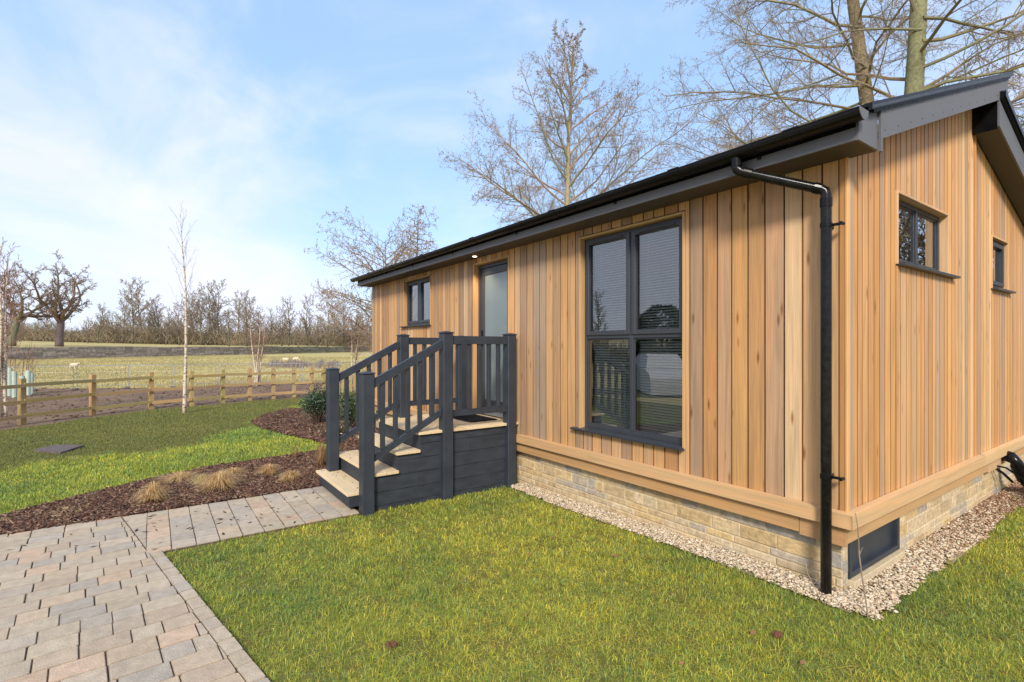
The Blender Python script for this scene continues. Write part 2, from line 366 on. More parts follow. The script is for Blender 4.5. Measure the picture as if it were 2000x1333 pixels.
# ------------------------------------------------------------------ terrain
WA = Vector(at(-160, 56)); WB = Vector(at(760, 178))             # line of the far stone wall
wd = (WB-WA).normalized(); wn = Vector((-wd.y, wd.x))
if (Vector((CAM[0], CAM[1]))-WA).dot(wn) > 0: wn = -wn
def wall_s(x, y): return (x-WA.x)*wn.x+(y-WA.y)*wn.y
def far_h(s): return 0.0 if s < 0 else 1.55+.023*min(s, 130)
svals = [-900, -400, -150, -80, -40, -15, -.35, .35, 6, 15, 30, 50, 80, 130, 220, 400, 800, 1800]
uv = [-1600, -800, -400, -200, -100]+list(range(-60, 260, 20))+[300, 500, 900, 1600]
mb = MB()
vs = []
for s_ in svals:
    for u in uv:
        p = WA+wn*s_+wd*u; z = -.06 if s_ < 0 else far_h(s_)+.5*(vn(p.x, p.y, .02)-.5)*min(1, s_/20)
        vs.append((p.x, p.y, float(z)))
nu = len(uv); fs = [(i*nu+j, i*nu+j+1, (i+1)*nu+j+1, (i+1)*nu+j) for i in range(len(svals)-1) for j in range(nu-1)]
mb.add(vs, fs); mb.fix = True
ter = struct(mb.build('terrain', M['field']))

def sheet(name, mat, poly=None, z=0.0, step=.25, box=None, usrise=True):
    if poly is not None and not usrise:
        m_ = MB(); m_.add([(p[0], p[1], z) for p in poly], [tuple(range(len(poly)))]); m_.fix = True; return struct(m_.build(name, mat))
    x0, x1, y0, y1 = box; xs = np.arange(x0, x1+1e-6, step); ys = np.arange(y0, y1+1e-6, step)
    X, Y = np.meshgrid(xs, ys, indexing='ij'); Z = z+rise(X, Y)+.012*(vn(X, Y, 1.3)-.5)
    V = np.stack([X, Y, Z], -1).reshape(-1, 3); nx, ny = len(xs), len(ys); i, j = np.meshgrid(np.arange(nx-1), np.arange(ny-1), indexing='ij')
    a = (i*ny+j).ravel(); Fq = np.stack([a, a+ny, a+ny+1, a+1], -1)
    if poly is not None:
        cx_, cy_ = V[Fq].mean(1)[:, 0], V[Fq].mean(1)[:, 1]; Fq = Fq[inpoly(cx_, cy_, poly)]
    o = np_mesh(name, V, Fq, np.zeros((0, 3), int), 1.0, 1.0, mat); return struct(o)
LAWN_FAR = [G(-60, 846), G(60, 833), G(200, 812), G(300, 799), G(420, 790), G(500, 782), G(590, 777), G(650, 770)]
lawnpoly = [(6, -9), (6, 11)]+[(-18.4, 11)]+LAWN_FAR[::-1]+[(-12.5, -9)]
sheet('lawn', M['lawnsoil'], lawnpoly, -.022, .25, (-18.5, 6, -9, 11))
soilpoly = [(-12, -11)]+[(p[0]+.12, p[1]) for p in LAWN_FAR]+[(-18.6, 4), (-27, 9), (-26.5, 3), G(560, 748), G(424, 752), G(338, 757), G(248, 756), G(100, 757), G(-60, 757), (-27, -14)]
sheet('soil_strip', M['soil'], soilpoly, -.05, usrise=False)
PAVE = [(-5.19, -2.0), (-5.20, -4.05), (-5.33, -5.1), (-5.45, -7.5), (2, -7.5), (2, -2.74), (-1.5, -3.347), (-3.88, -3.765), (-3.88, -2.0)]
sheet('paving_bed', M['joint'], PAVE, -.0045, usrise=False)
MUL1 = [(-5.19, -5.8), (-5.19, -.9), (-7.6, -1.0), (-7.42, -1.75), (-7.18, -3.2), (-6.85, -3.85), (-6.5, -4.37), (-5.95, -5.12), (-5.75, -5.8)]
MUL2 = [(-5.19, .15), (-5.19, -1.0), (-7.7, -1.15), (-8.9, -1.45), (-10.5, -1.9), (-11.8, -1.95), (-12.9, -1.5), (-13.9, -.75), (-13.8, .9), (-9.2, .9), (-9.2, .15)]
sheet('mulch_bed', M['mulchsoil'], MUL1, .006, usrise=False); sheet('mulch_bed', M['mulchsoil'], MUL2, .010, usrise=False)
GRAV = [(-3.85, -.10), (-3.2, -.12), (-2.3, -.14), (-1.4, -.13), (-.9, -.13), (-.45, -.15), (-.1, -.16), (.17, -.10), (.16, .9), (.19, 1.7), (.15, 3.6), (.30, 4.6), (.30, 7), (-.25, 7), (-.25, .3), (-3.85, .3)]
sheet('gravel_bed', M['gravelsoil'], GRAV, -.004, .05, (-3.9, .4, -.3, 7))

# ------------------------------------------------------------------ paving blocks
def clip(poly, a, b):                    # keep the part of poly left of a->b
    out = []; n = len(poly)
    def sd_(p): return (b[0]-a[0])*(p[1]-a[1])-(b[1]-a[1])*(p[0]-a[0])
    for i in range(n):
        p, q = poly[i], poly[(i+1) % n]; sp, sq = sd_(p), sd_(q)
        if sp >= 0: out.append(p)
        if (sp >= 0) != (sq >= 0): k = sp/(sp-sq); out.append((p[0]+(q[0]-p[0])*k, p[1]+(q[1]-p[1])*k))
    return out
PC = [(.345, .285, .215), (.34, .285, .215), (.33, .28, .22), (.305, .268, .22), (.36, .285, .205), (.375, .28, .20), (.335, .28, .205), (.35, .295, .22), (.31, .268, .218), (.34, .27, .20)]
def shrink(poly, d):
    n = len(poly); A = sum(poly[i][0]*poly[(i+1) % n][1]-poly[(i+1) % n][0]*poly[i][1] for i in range(n))
    if A < 0: poly = poly[::-1]
    out = poly
    for i in range(n):
        p, q = poly[i], poly[(i+1) % n]; dx, dy = q[0]-p[0], q[1]-p[1]; l = math.hypot(dx, dy)
        if l < 1e-6: continue
        nx_, ny_ = -dy/l*d, dx/l*d; out = clip(out, (p[0]+nx_, p[1]+ny_), (q[0]+nx_, q[1]+ny_))
        if len(out) < 3: return []
    return out
pav = MB()
def block(poly, g=.0021):
    p = shrink(poly, g+rnd.uniform(-.001, .0012))
    if len(p) < 3: return
    pp_ = []
    for i in range(len(p)):
        a, b_, c_ = p[i-1], p[i], p[(i+1) % len(p)]; k = rnd.uniform(.004, .011)
        for o_ in (a, c_):
            l = math.hypot(o_[0]-b_[0], o_[1]-b_[1])
            if l > .03: pp_.append((b_[0]+(o_[0]-b_[0])*k/l+rnd.uniform(-.0012, .0012), b_[1]+(o_[1]-b_[1])*k/l+rnd.uniform(-.0012, .0012)))
            elif o_ is a: pp_.append(b_)
    p = pp_
    if len(p) < 3: return
    ar = abs(sum(p[i][0]*p[(i+1) % len(p)][1]-p[(i+1) % len(p)][0]*p[i][1] for i in range(len(p))))/2
    if ar < .0012: return
    cx_ = sum(t[0] for t in p)/len(p); cy_ = sum(t[1] for t in p)/len(p)
    q = []
    for t in p:
        l = math.hypot(t[0]-cx_, t[1]-cy_); q.append((t[0]+(cx_-t[0])*.005/l, t[1]+(cy_-t[1])*.005/l))
    c = rnd.choice(PC); k = rnd.uniform(1.08, 1.26); c = (c[0]*k, c[1]*k, c[2]*k); dz = rnd.uniform(-.0015, .0015)
    tl = rnd.uniform(-.002, .002)
    n = len(p)
    if len(q) != n: q = [(a[0]*.94+sum(t[0] for t in p)/n*.06, a[1]*.94+sum(t[1] for t in p)/n*.06) for a in p]
    m = len(q)
    q2 = q if m == n else q
    vs = [(a[0], a[1], -.05) for a in p]+[(a[0], a[1], .003+dz) for a in p]+[(a[0], a[1], .009+dz+tl*(i % 2)) for i, a in enumerate(q2)]
    fs = [(i, (i+1) % n, n+(i+1) % n, n+i) for i in range(n)]+[(n+i, n+(i+1) % n, 2*n+(i+1) % n, 2*n+i) for i in range(n)]+[tuple(range(2*n, 3*n))]
    pav.add(vs, fs, c); pav.fix = True
    L_ = len(pav.c)-len(fs); dirt = (c[0]*.40, c[1]*.37, c[2]*.34)           # sand and dirt caught in the joints and on the arrises
    for i in range(n): pav.c[L_+i] = dirt; pav.c[L_+n+i] = (c[0]*.74, c[1]*.72, c[2]*.70)
# path to the steps: straight courses across
y = -2.0
ycs = [-2.02, -2.2, -2.385]+[-2.385-.1855*i for i in range(1, 9)]
for a, b_ in zip(ycs[:-1], ycs[1:]):
    x = -5.19
    while x < -3.885:
        w = rnd.choice([.18, .24, .28, .32]); x2 = x+w
        if x2 > -3.95: x2 = -3.885
        block([(x, b_), (x2, b_), (x2, a), (x, a)]); x = x2
yl = ycs[-1]
for x, x2 in ((-5.2, -4.72), (-4.72, -4.3), (-4.3, -3.885)):      # wedge of cut blocks
    block(clip([(x, -4.2), (x2, -4.2), (x2, yl), (x, yl)], (-5.2, -4.082), (-3.93, -3.850)), .002)
# main area: staggered rows, cut along the border and the wedge line
bd = Vector((1.836, .336)).normalized(); bn = Vector((-bd.y, bd.x))
I0 = Vector((-1.961, -3.494)); dv = Vector((-.092, .9958)); nv = Vector((.9958, .092))
for r in range(-3, 46):
    base = Vector((-5.42, -5.1))+nv*(.178*r-.02); s_ = -2.8+rnd.uniform(0, .2)
    while s_ < 2.4:
        l = rnd.choice([.16, .20, .235, .24, .245]); p0 = base+dv*s_; p1 = base+dv*(s_+l); s_ += l
        q = [tuple(p0), tuple(p0+nv*.178), tuple(p1+nv*.178), tuple(p1)]
        q = clip(q, tuple(I0+bd*5), tuple(I0-bd*5)) if True else q
        if len(q) < 3: continue
        q = clip(q, (-5.30, -4.6), (-5.45, -7.5)) if q[0][1] < -5.1 else clip(q, (-5.195, -3.9), (-5.33, -5.1))
        if len(q) < 3 or q[0][0] > 2: continue
        block(q)
u = -3.5
while u < 4.2:                                                      # narrow border course along the lawn
    l = rnd.choice([.16, .18, .20]); a = I0+bd*(u+1.5); b_ = I0+bd*(u+1.5+l); u += l
    if a.x < -3.96: continue
    block([tuple(a), tuple(b_), tuple(b_+bn*.092), tuple(a+bn*.092)])
struct(pav.build('paving', M['paver']))
lt = MB()                                                            # little dark leaves and stalks dropped on the path
for i in range(70):
    px = rnd.uniform(-5.1, -3.95); py = rnd.uniform(-3.9, -2.2) if i < 55 else rnd.uniform(-5, -3.6); a = rnd.uniform(0, 6.28); l = rnd.uniform(.012, .04); w = l*rnd.uniform(.15, .4)
    c, s_ = math.cos(a), math.sin(a); k = rnd.uniform(.5, 1.5)
    lt.add([(px-c*l, py-s_*l, .012), (px-s_*w, py+c*w, .016), (px+c*l, py+s_*l, .020), (px+s_*w, py-c*w, .013)], [(0, 3, 2, 1)], (.05*k, .035*k, .02*k))
for i in range(28):
    a = rnd.uniform(-3.6, 2.4); b2_ = rnd.uniform(-2.6, -.2); z = float(rise(a, b2_))+.012; l = rnd.uniform(.012, .028); q = rnd.uniform(0, 6.28); c, s_ = math.cos(q), math.sin(q); w = l*.5; k = rnd.uniform(.6, 1.6)
    lt.add([(a-c*l, b2_-s_*l, z), (a-s_*w, b2_+c*w, z+.008), (a+c*l, b2_+s_*l, z+.004), (a+s_*w, b2_-c*w, z-.004)], [(0, 3, 2, 1)], (.16*k, .085*k, .045*k))
tag(lt.build('leaf_litter', M['twig']), 'small dark fallen leaves scattered over the paved path and the lawn', 'leaves', kind='stuff')

# ------------------------------------------------------------------ the lodge
LODGE = thing('timber_lodge', (-4.7, 3.1, 0), 'single storey cedar clad lodge with grey windows, black gutter and honey stone plinth', 'lodge')
WC = [(.58, .335, .155), (.54, .305, .135), (.62, .385, .20), (.49, .265, .115), (.47, .30, .175), (.43, .285, .18), (.56, .31, .125), (.66, .44, .25), (.60, .345, .15), (.51, .325, .18), (.62, .37, .165), (.42, .305, .215), (.56, .29, .11), (.70, .49, .29), (.38, .255, .165)]
def wc(k=1.0, r=rnd):
    c = r.choice(WC); j = r.uniform(.91, 1.06)*k*.92; return (c[0]*j*.955, c[1]*j*.935, c[2]*j*.90*r.uniform(.94, 1.05))
def fr(s, z, d): return (s, .06-d, z)          # front wall: s along x, d outwards
def gb(s, z, d): return (-.06+d, s, z)         # gable wall: s along y
def boards(mapf, s0, s1, z0, top, openings, wmin, wmax, k=1.0, seed=1, gap=.0044):
    m_ = MB(); m_.fix = True; r = random.Random(seed); s_ = s0
    while s_ < s1-.01:
        w = r.uniform(wmin, wmax); e = min(s_+w, s1)
        if s1-e < .05: e = s1
        c = wc(k, r); cuts = [s_+gap, e-gap]
        for (a, b_, za, zb) in openings:
            for q in (a, b_):
                if cuts[0] < q < cuts[-1]: cuts.append(q)
        cuts = sorted(cuts)
        for a, b_ in zip(cuts[:-1], cuts[1:]):
            if b_-a < .008: continue
            mid = (a+b_)/2; op = [o_ for o_ in openings if o_[0] < mid < o_[1]]; spans = [(z0, None)]
            if op:
                o_ = op[0]; spans = [(z0, o_[2]), (o_[3], None)]
            for za, zb in spans:
                ta = top(a) if zb is None else zb; tb = top(b_) if zb is None else zb
                if ta-za < .01: continue
                ch = .0025; f = .0 ; bk = -.020
                vs = [mapf(a, za, bk), mapf(b_, za, bk), mapf(b_, tb, bk), mapf(a, ta, bk), mapf(a, za, f-ch), mapf(b_, za, f-ch), mapf(b_, tb, f-ch), mapf(a, ta, f-ch),
                      mapf(a+ch, za, f), mapf(b_-ch, za, f), mapf(b_-ch, tb, f), mapf(a+ch, ta, f)]
                m_.add(vs, [(3, 2, 1, 0), (0, 4, 7, 3), (1, 2, 6, 5), (4, 8, 11, 7), (8, 9, 10, 11), (9, 5, 6, 10), (7, 11, 10, 6), (3, 7, 6, 2), (0, 1, 5, 4), (4, 5, 9, 8)], c)
                sc_ = (c[0]*.50, c[1]*.43, c[2]*.36)            # groove shade painted into the tongue and groove edges
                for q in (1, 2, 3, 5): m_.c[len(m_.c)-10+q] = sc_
        s_ = e
    return m_
def wallcells(mapf, s0, s1, z0, top, openings, d0, d1):
    m_ = MB(); m_.fix = True; S = sorted({s0, s1, *[q for o_ in openings for q in o_[:2]]})
    for a, b_ in zip(S[:-1], S[1:]):
        mid = (a+b_)/2; op = sorted([o_ for o_ in openings if o_[0] < mid < o_[1]], key=lambda o_: o_[2]); z = z0
        segs = []
        for o_ in op: segs.append((z, o_[2])); z = o_[3]
        segs.append((z, None))
        for za, zb in segs:
            ta, tb = (top(a), top(b_)) if zb is None else (zb, zb)
            if ta-za < .005: continue
            m_.prism([mapf(a, za, d0), mapf(b_, za, d0), mapf(b_, tb, d0), mapf(a, ta, d0)], tuple(np.subtract(mapf(0, 0, d1), mapf(0, 0, d0))))
    return m_
FRONT_OPEN = [(-7.56, -6.41, 2.145, 3.015), (-5.00, -4.085, .80, 3.0), (-2.72, -1.345, .86, 3.0)]
ztopF = 3.075
ZL = lambda s: 3.225+.3667*(s+.24)-.17             # gable wall top, near slope
ZR = lambda s: 4.06-.31*(s-3.12)
YR = 3.11
def gtop(s): return ZL(s) if s < YR else ZR(s)
GAB_OPEN = [(.965, 2.235, 2.42, 3.02), (3.73, 4.45, 2.41, 3.02)]
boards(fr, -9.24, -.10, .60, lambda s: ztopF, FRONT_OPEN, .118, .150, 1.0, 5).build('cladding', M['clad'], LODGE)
boards(gb, .16, YR-.025, .60, lambda s: ZL(s), GAB_OPEN, .080, .132, 1.20, 8, .0052).build('cladding', M['clad'], LODGE)  # both gable runs tinted paler: this side's brighter light painted into the boards
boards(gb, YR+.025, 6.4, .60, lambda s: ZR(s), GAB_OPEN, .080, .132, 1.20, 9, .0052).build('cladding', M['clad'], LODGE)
wallcells(fr, -9.2, -.1, .43, lambda s: ztopF+.05, FRONT_OPEN, -.024, -.12).build('wall', M['membrane'], LODGE)
wallcells(gb, .18, YR, .43, lambda s: ZL(s), [GAB_OPEN[0]], -.024, -.12).build('wall', M['membrane'], LODGE)
wallcells(gb, YR+.001, 6.4, .43, lambda s: ZR(s), [GAB_OPEN[1]], -.024, -.12).build('wall', M['membrane'], LODGE)
m_ = MB()                                         # corner and joint boards
m_.box((-.099, .057, .60), (-.062, .095, 3.075), wc(.95), .003); m_.box((-.0615, .052, .60), (-.043, .095, 3.075), wc(1.1), .003)
m_.box((-.060, .0955, .60), (-.049, .158, 3.10), wc(1.12), .003)
m_.build('corner_board', M['trimz'], LODGE)
m_ = MB(); m_.box((-.085, YR-.022, .60), (-.046, YR+.022, 4.02), (.50, .25, .09), .003); m_.build('joint_board', M['trimz'], LODGE)
m_ = MB(); m_.box((-9.262, .057, .60), (-9.241, .10, 3.075), wc(.95), .003); m_.build('corner_board', M['trimz'], LODGE)
# far gable, rear and inner room
m_ = MB(); m_.box((-9.25, .08, .43), (-9.13, 6.3, 3.2)); m_.prism([(-9.25, .08, 3.2), (-9.25, 6.3, 3.2), (-9.25, YR, 4.1)], (.12, 0, 0)); m_.box((-9.25, 6.3, .43), (-.2, 6.4, 3.1)); m_.build('rear_wall', M['membrane'], LODGE)
m_ = MB(); m_.box((-9.1, .19, .80), (-.19, 6.25, .84)); m_.box((-9.1, .19, 3.09), (-.19, 6.25, 3.12)); m_.box((-9.1, 3.2, .85), (-.19, 3.26, 3.085)); m_.box((-5.3, .20, .85), (-5.24, 3.19, 3.085)); m_.build('room', M['inner'], LODGE)
# stone plinth
def plinth(mapf, s0, s1, zb, zt, gaps, seed):
    m_ = MB(); m_.fix = True; r = random.Random(seed); z = zb; SCo = [(.46, .34, .18), (.48, .36, .20), (.43, .32, .18), (.50, .385, .23), (.37, .31, .22), (.33, .29, .23), (.46, .33, .16), (.48, .38, .23), (.45, .35, .21), (.47, .345, .19)]
    while z < zt-.02:
        h = r.choice([.062, .075, .09, .115, .125]); z2 = z+h
        if zt-z2 < .05: z2 = zt
        s_ = s0-r.uniform(0, .1)
        while s_ < s1:
            l = r.choice([.12, .17, .22, .26, .30, .36]); a, b_ = max(s_, s0), min(s_+l, s1)
            for g0, g1 in gaps:
                if a < g0 < b_: b_ = g0
                elif a < g1 < b_: a = g1
                elif a >= g0 and b_ <= g1: b_ = a
            if b_-a > .03:
                c = r.choice(SCo); k = r.uniform(.85, 1.1); o_ = r.uniform(.0, .007)
                m_.box(mapf(a+.004, z+.004, -.03), mapf(b_-.004, z2-.004, o_), (c[0]*k*1.08, c[1]*k*1.09, c[2]*k*1.16), .006)
            s_ += l
        z = z2
    return m_
pf = lambda s, z, d: (s, .12-d, z); pg = lambda s, z, d: (-.10+d, s, z)
plinth(pf, -9.2, -.10, -.05, .43, [], 3).build('plinth', M['stone'], LODGE)
plinth(pg, .127, .2, -.05, .43, [], 4).build('plinth', M['stone'], LODGE); plinth(pg, 1.15, 6.3, -.05, .43, [], 6).build('plinth', M['stone'], LODGE)
m_ = MB(); m_.box((-9.2, .1235, -.06), (-.107, .20, .425)); m_.box((-.1035, .2005, -.06), (-.18, .215, .425)); m_.box((-.1035, 1.15, -.06), (-.18, 6.3, .425)); m_.box((-.1035, .2155, -.06), (-.18, 1.149, .13)); m_.build('mortar', M['mortar'], LODGE)
# skirting boards: two lapped boards
tcx = [(.52, .32, .16), (.55, .35, .18), (.50, .30, .15)]
for (x0, x1) in ((-3.86, -2.52), (-2.517, .0)):
    m_ = MB(); m_.fix = True; c = rnd.choice(tcx); m_.prism([(x0, .0, .545), (x0, .0, .640), (x0, .055, .648), (x0, .055, .545)], (x1-x0, 0, 0), c); m_.build('skirting_board', M['timx'], LODGE)
m_ = MB(); m_.fix = True; m_.prism([(-9.26, .0, .545), (-9.26, .0, .640), (-9.26, .055, .648), (-9.26, .055, .545)], (3.9, 0, 0), tcx[0]); m_.build('skirting_board', M['timx'], LODGE)
for (y0, y1) in ((.001, 3.25), (3.253, 6.3)):
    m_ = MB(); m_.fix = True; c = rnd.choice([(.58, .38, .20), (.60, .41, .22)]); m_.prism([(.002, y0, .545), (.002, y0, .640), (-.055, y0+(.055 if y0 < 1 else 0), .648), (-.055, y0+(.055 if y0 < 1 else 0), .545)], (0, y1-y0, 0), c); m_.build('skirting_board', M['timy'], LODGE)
m_ = MB(); m_.box((-9.2, .040, .425), (-.36, .075, .544), (.45, .265, .12)); m_.box((-.357, .041, .405), (-.051, .075, .544), (.47, .27, .13), .002); m_.build('lower_skirting', M['timx'], LODGE)
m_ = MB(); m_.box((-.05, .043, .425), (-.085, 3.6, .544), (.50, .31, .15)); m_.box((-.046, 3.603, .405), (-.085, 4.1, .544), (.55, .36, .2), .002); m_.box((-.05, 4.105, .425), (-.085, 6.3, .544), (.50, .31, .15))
m_.build('lower_skirting', M['timy'], LODGE)
# plinth hatch
ht = MB(); ht.box((-.135, .215, .135), (-.125, 1.14, .42)); hto = ht.build('hatch', M['grey'], LODGE)
m_ = MB()
m_.box((-.128, .205, .13), (-.088, .245, .42), (1, 1, 1), .003); m_.box((-.128, 1.10, .13), (-.088, 1.145, .42), (1, 1, 1), .003); m_.box((-.128, .2455, .13), (-.089, 1.0995, .17), (1, 1, 1), .003); m_.box((-.128, .2455, .39), (-.089, 1.0995, .42), (1, 1, 1), .003)
m_.build('hatch_frame', M['grey'], hto)
m_ = MB(); m_.box((-.2, .2, .03), (-.055, 1.155, .125), (1, 1, 1), .004); m_.build('hatch_sill', M['mortar'], LODGE)

# windows
def window(mapf, s0, s1, z0, z1, mull, tran, wood, rec, trimw, blind=True, sash_top=True, tc_='Z', sillx=(.10, .02), vents=True):
    root = MB()
    fw = .035; g = -rec                                   # d of frame face
    def bx(m, a, b_, za, zb, d0, d1, bev=.004): m.box(mapf(a, za, d0), mapf(b_, zb, d1), (1, 1, 1), bev)
    bx(root, s0, s0+fw, z0, z1, g-.06, g); bx(root, s1-fw, s1, z0, z1, g-.06, g)
    bx(root, s0+fw+.0002, s1-fw-.0002, z0, z0+fw+.01, g-.06, g-.0005); bx(root, s0+fw+.0002, s1-fw-.0002, z1-fw, z1, g-.06, g-.0005)
    for q in mull: bx(root, q-.022, q+.022, z0+fw+.0103, z1-fw-.0002, g-.06, g-.001)
    if tran: 
        Q = [s0+fw]+[v for q in mull for v in (q-.022, q+.022)]+[s1-fw]
        for a, b_ in zip(Q[::2], Q[1::2]): bx(root, a+.0002, b_-.0002, tran-.022, tran+.022, g-.06, g-.002)
    wo = root.build('window', M['upvc'], LODGE)
    Q = [s0+fw]+[v for q in mull for v in (q-.022, q+.022)]+[s1-fw]
    rows = [(z0+fw+.01, tran-.022), (tran+.022, z1-fw)] if tran else [(z0+fw+.01, z1-fw)]
    for a, b_ in zip(Q[::2], Q[1::2]):
        for ri, (za, zb) in enumerate(rows):
            opening = (ri == len(rows)-1) and sash_top
            if opening:                                    # opening sash stands proud
                sm = MB(); w = .048; o_ = .014
                bx(sm, a-.008, a+w-.008, za-.008, zb+.008, g-.03, g+o_); bx(sm, b_-w+.008, b_+.008, za-.008, zb+.008, g-.03, g+o_)
                bx(sm, a+w-.0078, b_-w+.0078, za-.008, za+w-.008, g-.03, g+o_-.0006); bx(sm, a+w-.0078, b_-w+.0078, zb-w+.008, zb+.008, g-.03, g+o_-.0006)
                if vents:
                    bx(sm, a+w+.03, b_-w-.03, zb-.030, zb-.008, g+o_-.001, g+o_+.014, .006)
                sm.build('sash', M['upvc'], wo); a2, b2, za2, zb2 = a+w-.012, b_-w+.012, za+w-.012, zb-w+.012
            else:
                sm = MB(); w = .014
                bx(sm, a-.001, a+w, za, zb, g-.04, g-.014, .003); bx(sm, b_-w, b_+.001, za, zb, g-.04, g-.014, .003)
                bx(sm, a+w+.0002, b_-w-.0002, za-.001, za+w, g-.04, g-.0145, .003); bx(sm, a+w+.0002, b_-w-.0002, zb-w, zb+.001, g-.04, g-.0145, .003)
                sm.build('glazing_bead', M['upvc'], wo); a2, b2, za2, zb2 = a+w-.004, b_-w+.004, za+w-.004, zb-w+.004
            gm = MB(); d_ = g-.022
            vs = [mapf(a2, za2, d_), mapf(b2, za2, d_), mapf(b2, zb2, d_), mapf(a2, zb2, d_)]; gm.add(vs, [(0, 1, 2, 3)]); gm.build('pane', M['glass'], wo)
    if blind:
        bm_ = MB(); zz = z0+.05; 
        for ca, cb in ([(s0+.05, mull[0]-.03), (mull[0]+.03, s1-.05)] if mull else [(s0+.05, s1-.05)]):
            zz = z0+.055
            while zz < z1-.07:
                dz_ = .0085
                p = [mapf(ca, zz-dz_, g-.085), mapf(cb, zz-dz_, g-.085), mapf(cb, zz+dz_, g-.110), mapf(ca, zz+dz_, g-.110)]
                bm_.add(p, [(0, 1, 2, 3)]); zz += .0270
            bm_.box(mapf(ca, z1-.07, g-.08), mapf(cb, z1-.04, g-.115))
            for q in (.2, .8):
                sx = ca+(cb-ca)*q; bm_.box(mapf(sx-.0012, z0+.05, g-.0835), mapf(sx+.0012, z1-.07, g-.0845))
        bm_.build('blind', M['blind'], wo)
    # sill
    sm = MB(); sm.fix = True; zt = z0+.002; d1 = .055
    poly = [mapf(s0-sillx[0], zt-.030, d1), mapf(s0-sillx[0], zt-.012, d1+.002), mapf(s0-sillx[0], zt, g+.0), mapf(s0-sillx[0], zt-.034, g+.0)]
    sm.prism(poly, tuple(np.subtract(mapf(s1+sillx[1], 0, 0), mapf(s0-sillx[0], 0, 0)))); sm.build('sill', M['upvc'], wo)
    # timber reveal and trim, a little proud of the boards
    tm = MB(); k = wood
    cl_ = lambda: tuple(v*rnd.uniform(.94, 1.05) for v in k)
    for (a, b_) in ((s0-trimw, s0-.001), (s1+.001, s1+trimw)): tm = MB(); tm.box(mapf(a, z0-.02, g-.05), mapf(b_, z1+trimw, .014), cl_(), .003); tm.build('side_trim', M['trimz'], wo)
    tm = MB(); tm.box(mapf(s0+.0, z1+.001, g-.05), mapf(s1-.0, z1+trimw-.001, .016), cl_(), .003); tm.build('head_trim', M['timx'] if mapf is fr else M['timy'], wo)
    return wo
window(fr, -7.535, -6.435, 2.165, 2.985, [-6.985], None, (.46, .28, .13), .055, .024, blind=False)
window(fr, -2.695, -1.370, .880, 2.965, [-2.02], 1.885, (.50, .31, .15), .055, .025, sillx=(.12, .02))
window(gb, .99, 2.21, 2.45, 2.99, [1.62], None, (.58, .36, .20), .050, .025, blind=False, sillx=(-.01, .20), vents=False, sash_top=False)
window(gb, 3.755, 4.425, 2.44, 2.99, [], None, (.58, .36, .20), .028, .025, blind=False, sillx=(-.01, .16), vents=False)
# filler boards between trim and cladding openings are the trims themselves; door
m_ = MB(); g = -.062; Z0, Z1 = .86, 2.97
m_.box(fr(-4.975, Z0, g-.07), fr(-4.925, Z1, g), (1,)*3, .004); m_.box(fr(-4.155, Z0, g-.07), fr(-4.105, Z1, g), (1,)*3, .004); m_.box(fr(-4.9245, Z1-.05, g-.07), fr(-4.1555, Z1, g-.001), (1,)*3, .004)
door = m_.build('door', M['upvc'], LODGE)
m_ = MB(); a, b_ = -4.922, -4.158
m_.box(fr(a, Z0+.03, g-.06), fr(a+.09, Z1-.055, g-.012), (1,)*3, .005); m_.box(fr(b_-.09, Z0+.03, g-.06), fr(b_, Z1-.055, g-.012), (1,)*3, .005)
m_.box(fr(a+.0903, Z1-.155, g-.06), fr(b_-.0903, Z1-.055, g-.0125), (1,)*3, .005); m_.box(fr(a+.0903, Z0+.03, g-.06), fr(b_-.0903, Z0+.15, g-.0125), (1,)*3, .005)
m_.build('door_leaf', M['upvc'], door)
m_ = MB(); m_.box(fr(a+.088, Z0+.148, g-.04), fr(b_-.088, Z1-.153, g-.026)); m_.build('pane', M['frost'], door)
m_ = MB(); m_.box(fr(a+.028, 1.78, g-.0125), fr(a+.058, 2.02, g+.002), (1,)*3, .005); m_.tube([fr(a+.043, 1.90, g), fr(a+.043, 1.90, g+.045), fr(a+.16, 1.90, g+.05)], .010, 8); m_.build('handle', M['black'], door)
m_ = MB(); m_.box(fr(-4.99, .815, g-.07), fr(-4.09, Z0-.001, .03), (1,)*3, .004); m_.build('threshold', M['metal'], door)
m_ = MB()
for (p, q) in ((-5.002, -4.977), (-4.103, -4.078)): m_ = MB(); m_.box(fr(p, .81, g-.06), fr(q, Z1+.03, .014), (.52, .31, .14), .003); m_.build('side_trim', M['trimz'], door)
m_ = MB(); m_.box(fr(-4.976, Z1+.001, g-.06), fr(-4.104, Z1+.028, .016), (.48, .29, .13), .003); m_.build('head_trim', M['timx'], door)

# eaves: soffit, fascia, gutter
XE = .13; XL = -9.30; YE = -.24
m_ = MB(); m_.box((XL+.01, YE+.019, 3.072), (XE-.018, .09, 3.088)); m_.build('soffit', M['soffit'], LODGE)
for (a, b_) in ((XL, -5.2), (-5.197, XE-.016)):
    m_ = MB(); m_.box((a, YE, 3.068), (b_, YE+.018, 3.150), (1,)*3, .002); m_.build('fascia', M['fascia'], LODGE)
m_ = MB(); m_.box((XL, YE+.004, 3.1503), (XE-.016, YE+.018, 3.215)); m_.build('eaves_board', M['black'], LODGE)
m_ = MB(); m_.fix = True; m_.prism([(XE-.015, YE, 3.066), (XE-.015, .055, 3.066), (XE-.015, .055, 3.325), (XE-.015, YE, 3.222)], (.016, 0, 0)); m_.build('box_end', M['fascia'], LODGE)
m_ = MB(); m_.fix = True; m_.prism([(XL-.0, YE, 3.066), (XL-.0, .10, 3.066), (XL-.0, .10, 3.34), (XL-.0, YE, 3.222)], (-.016, 0, 0)); m_.build('box_end', M['fascia'], LODGE)
sl_ = .3667
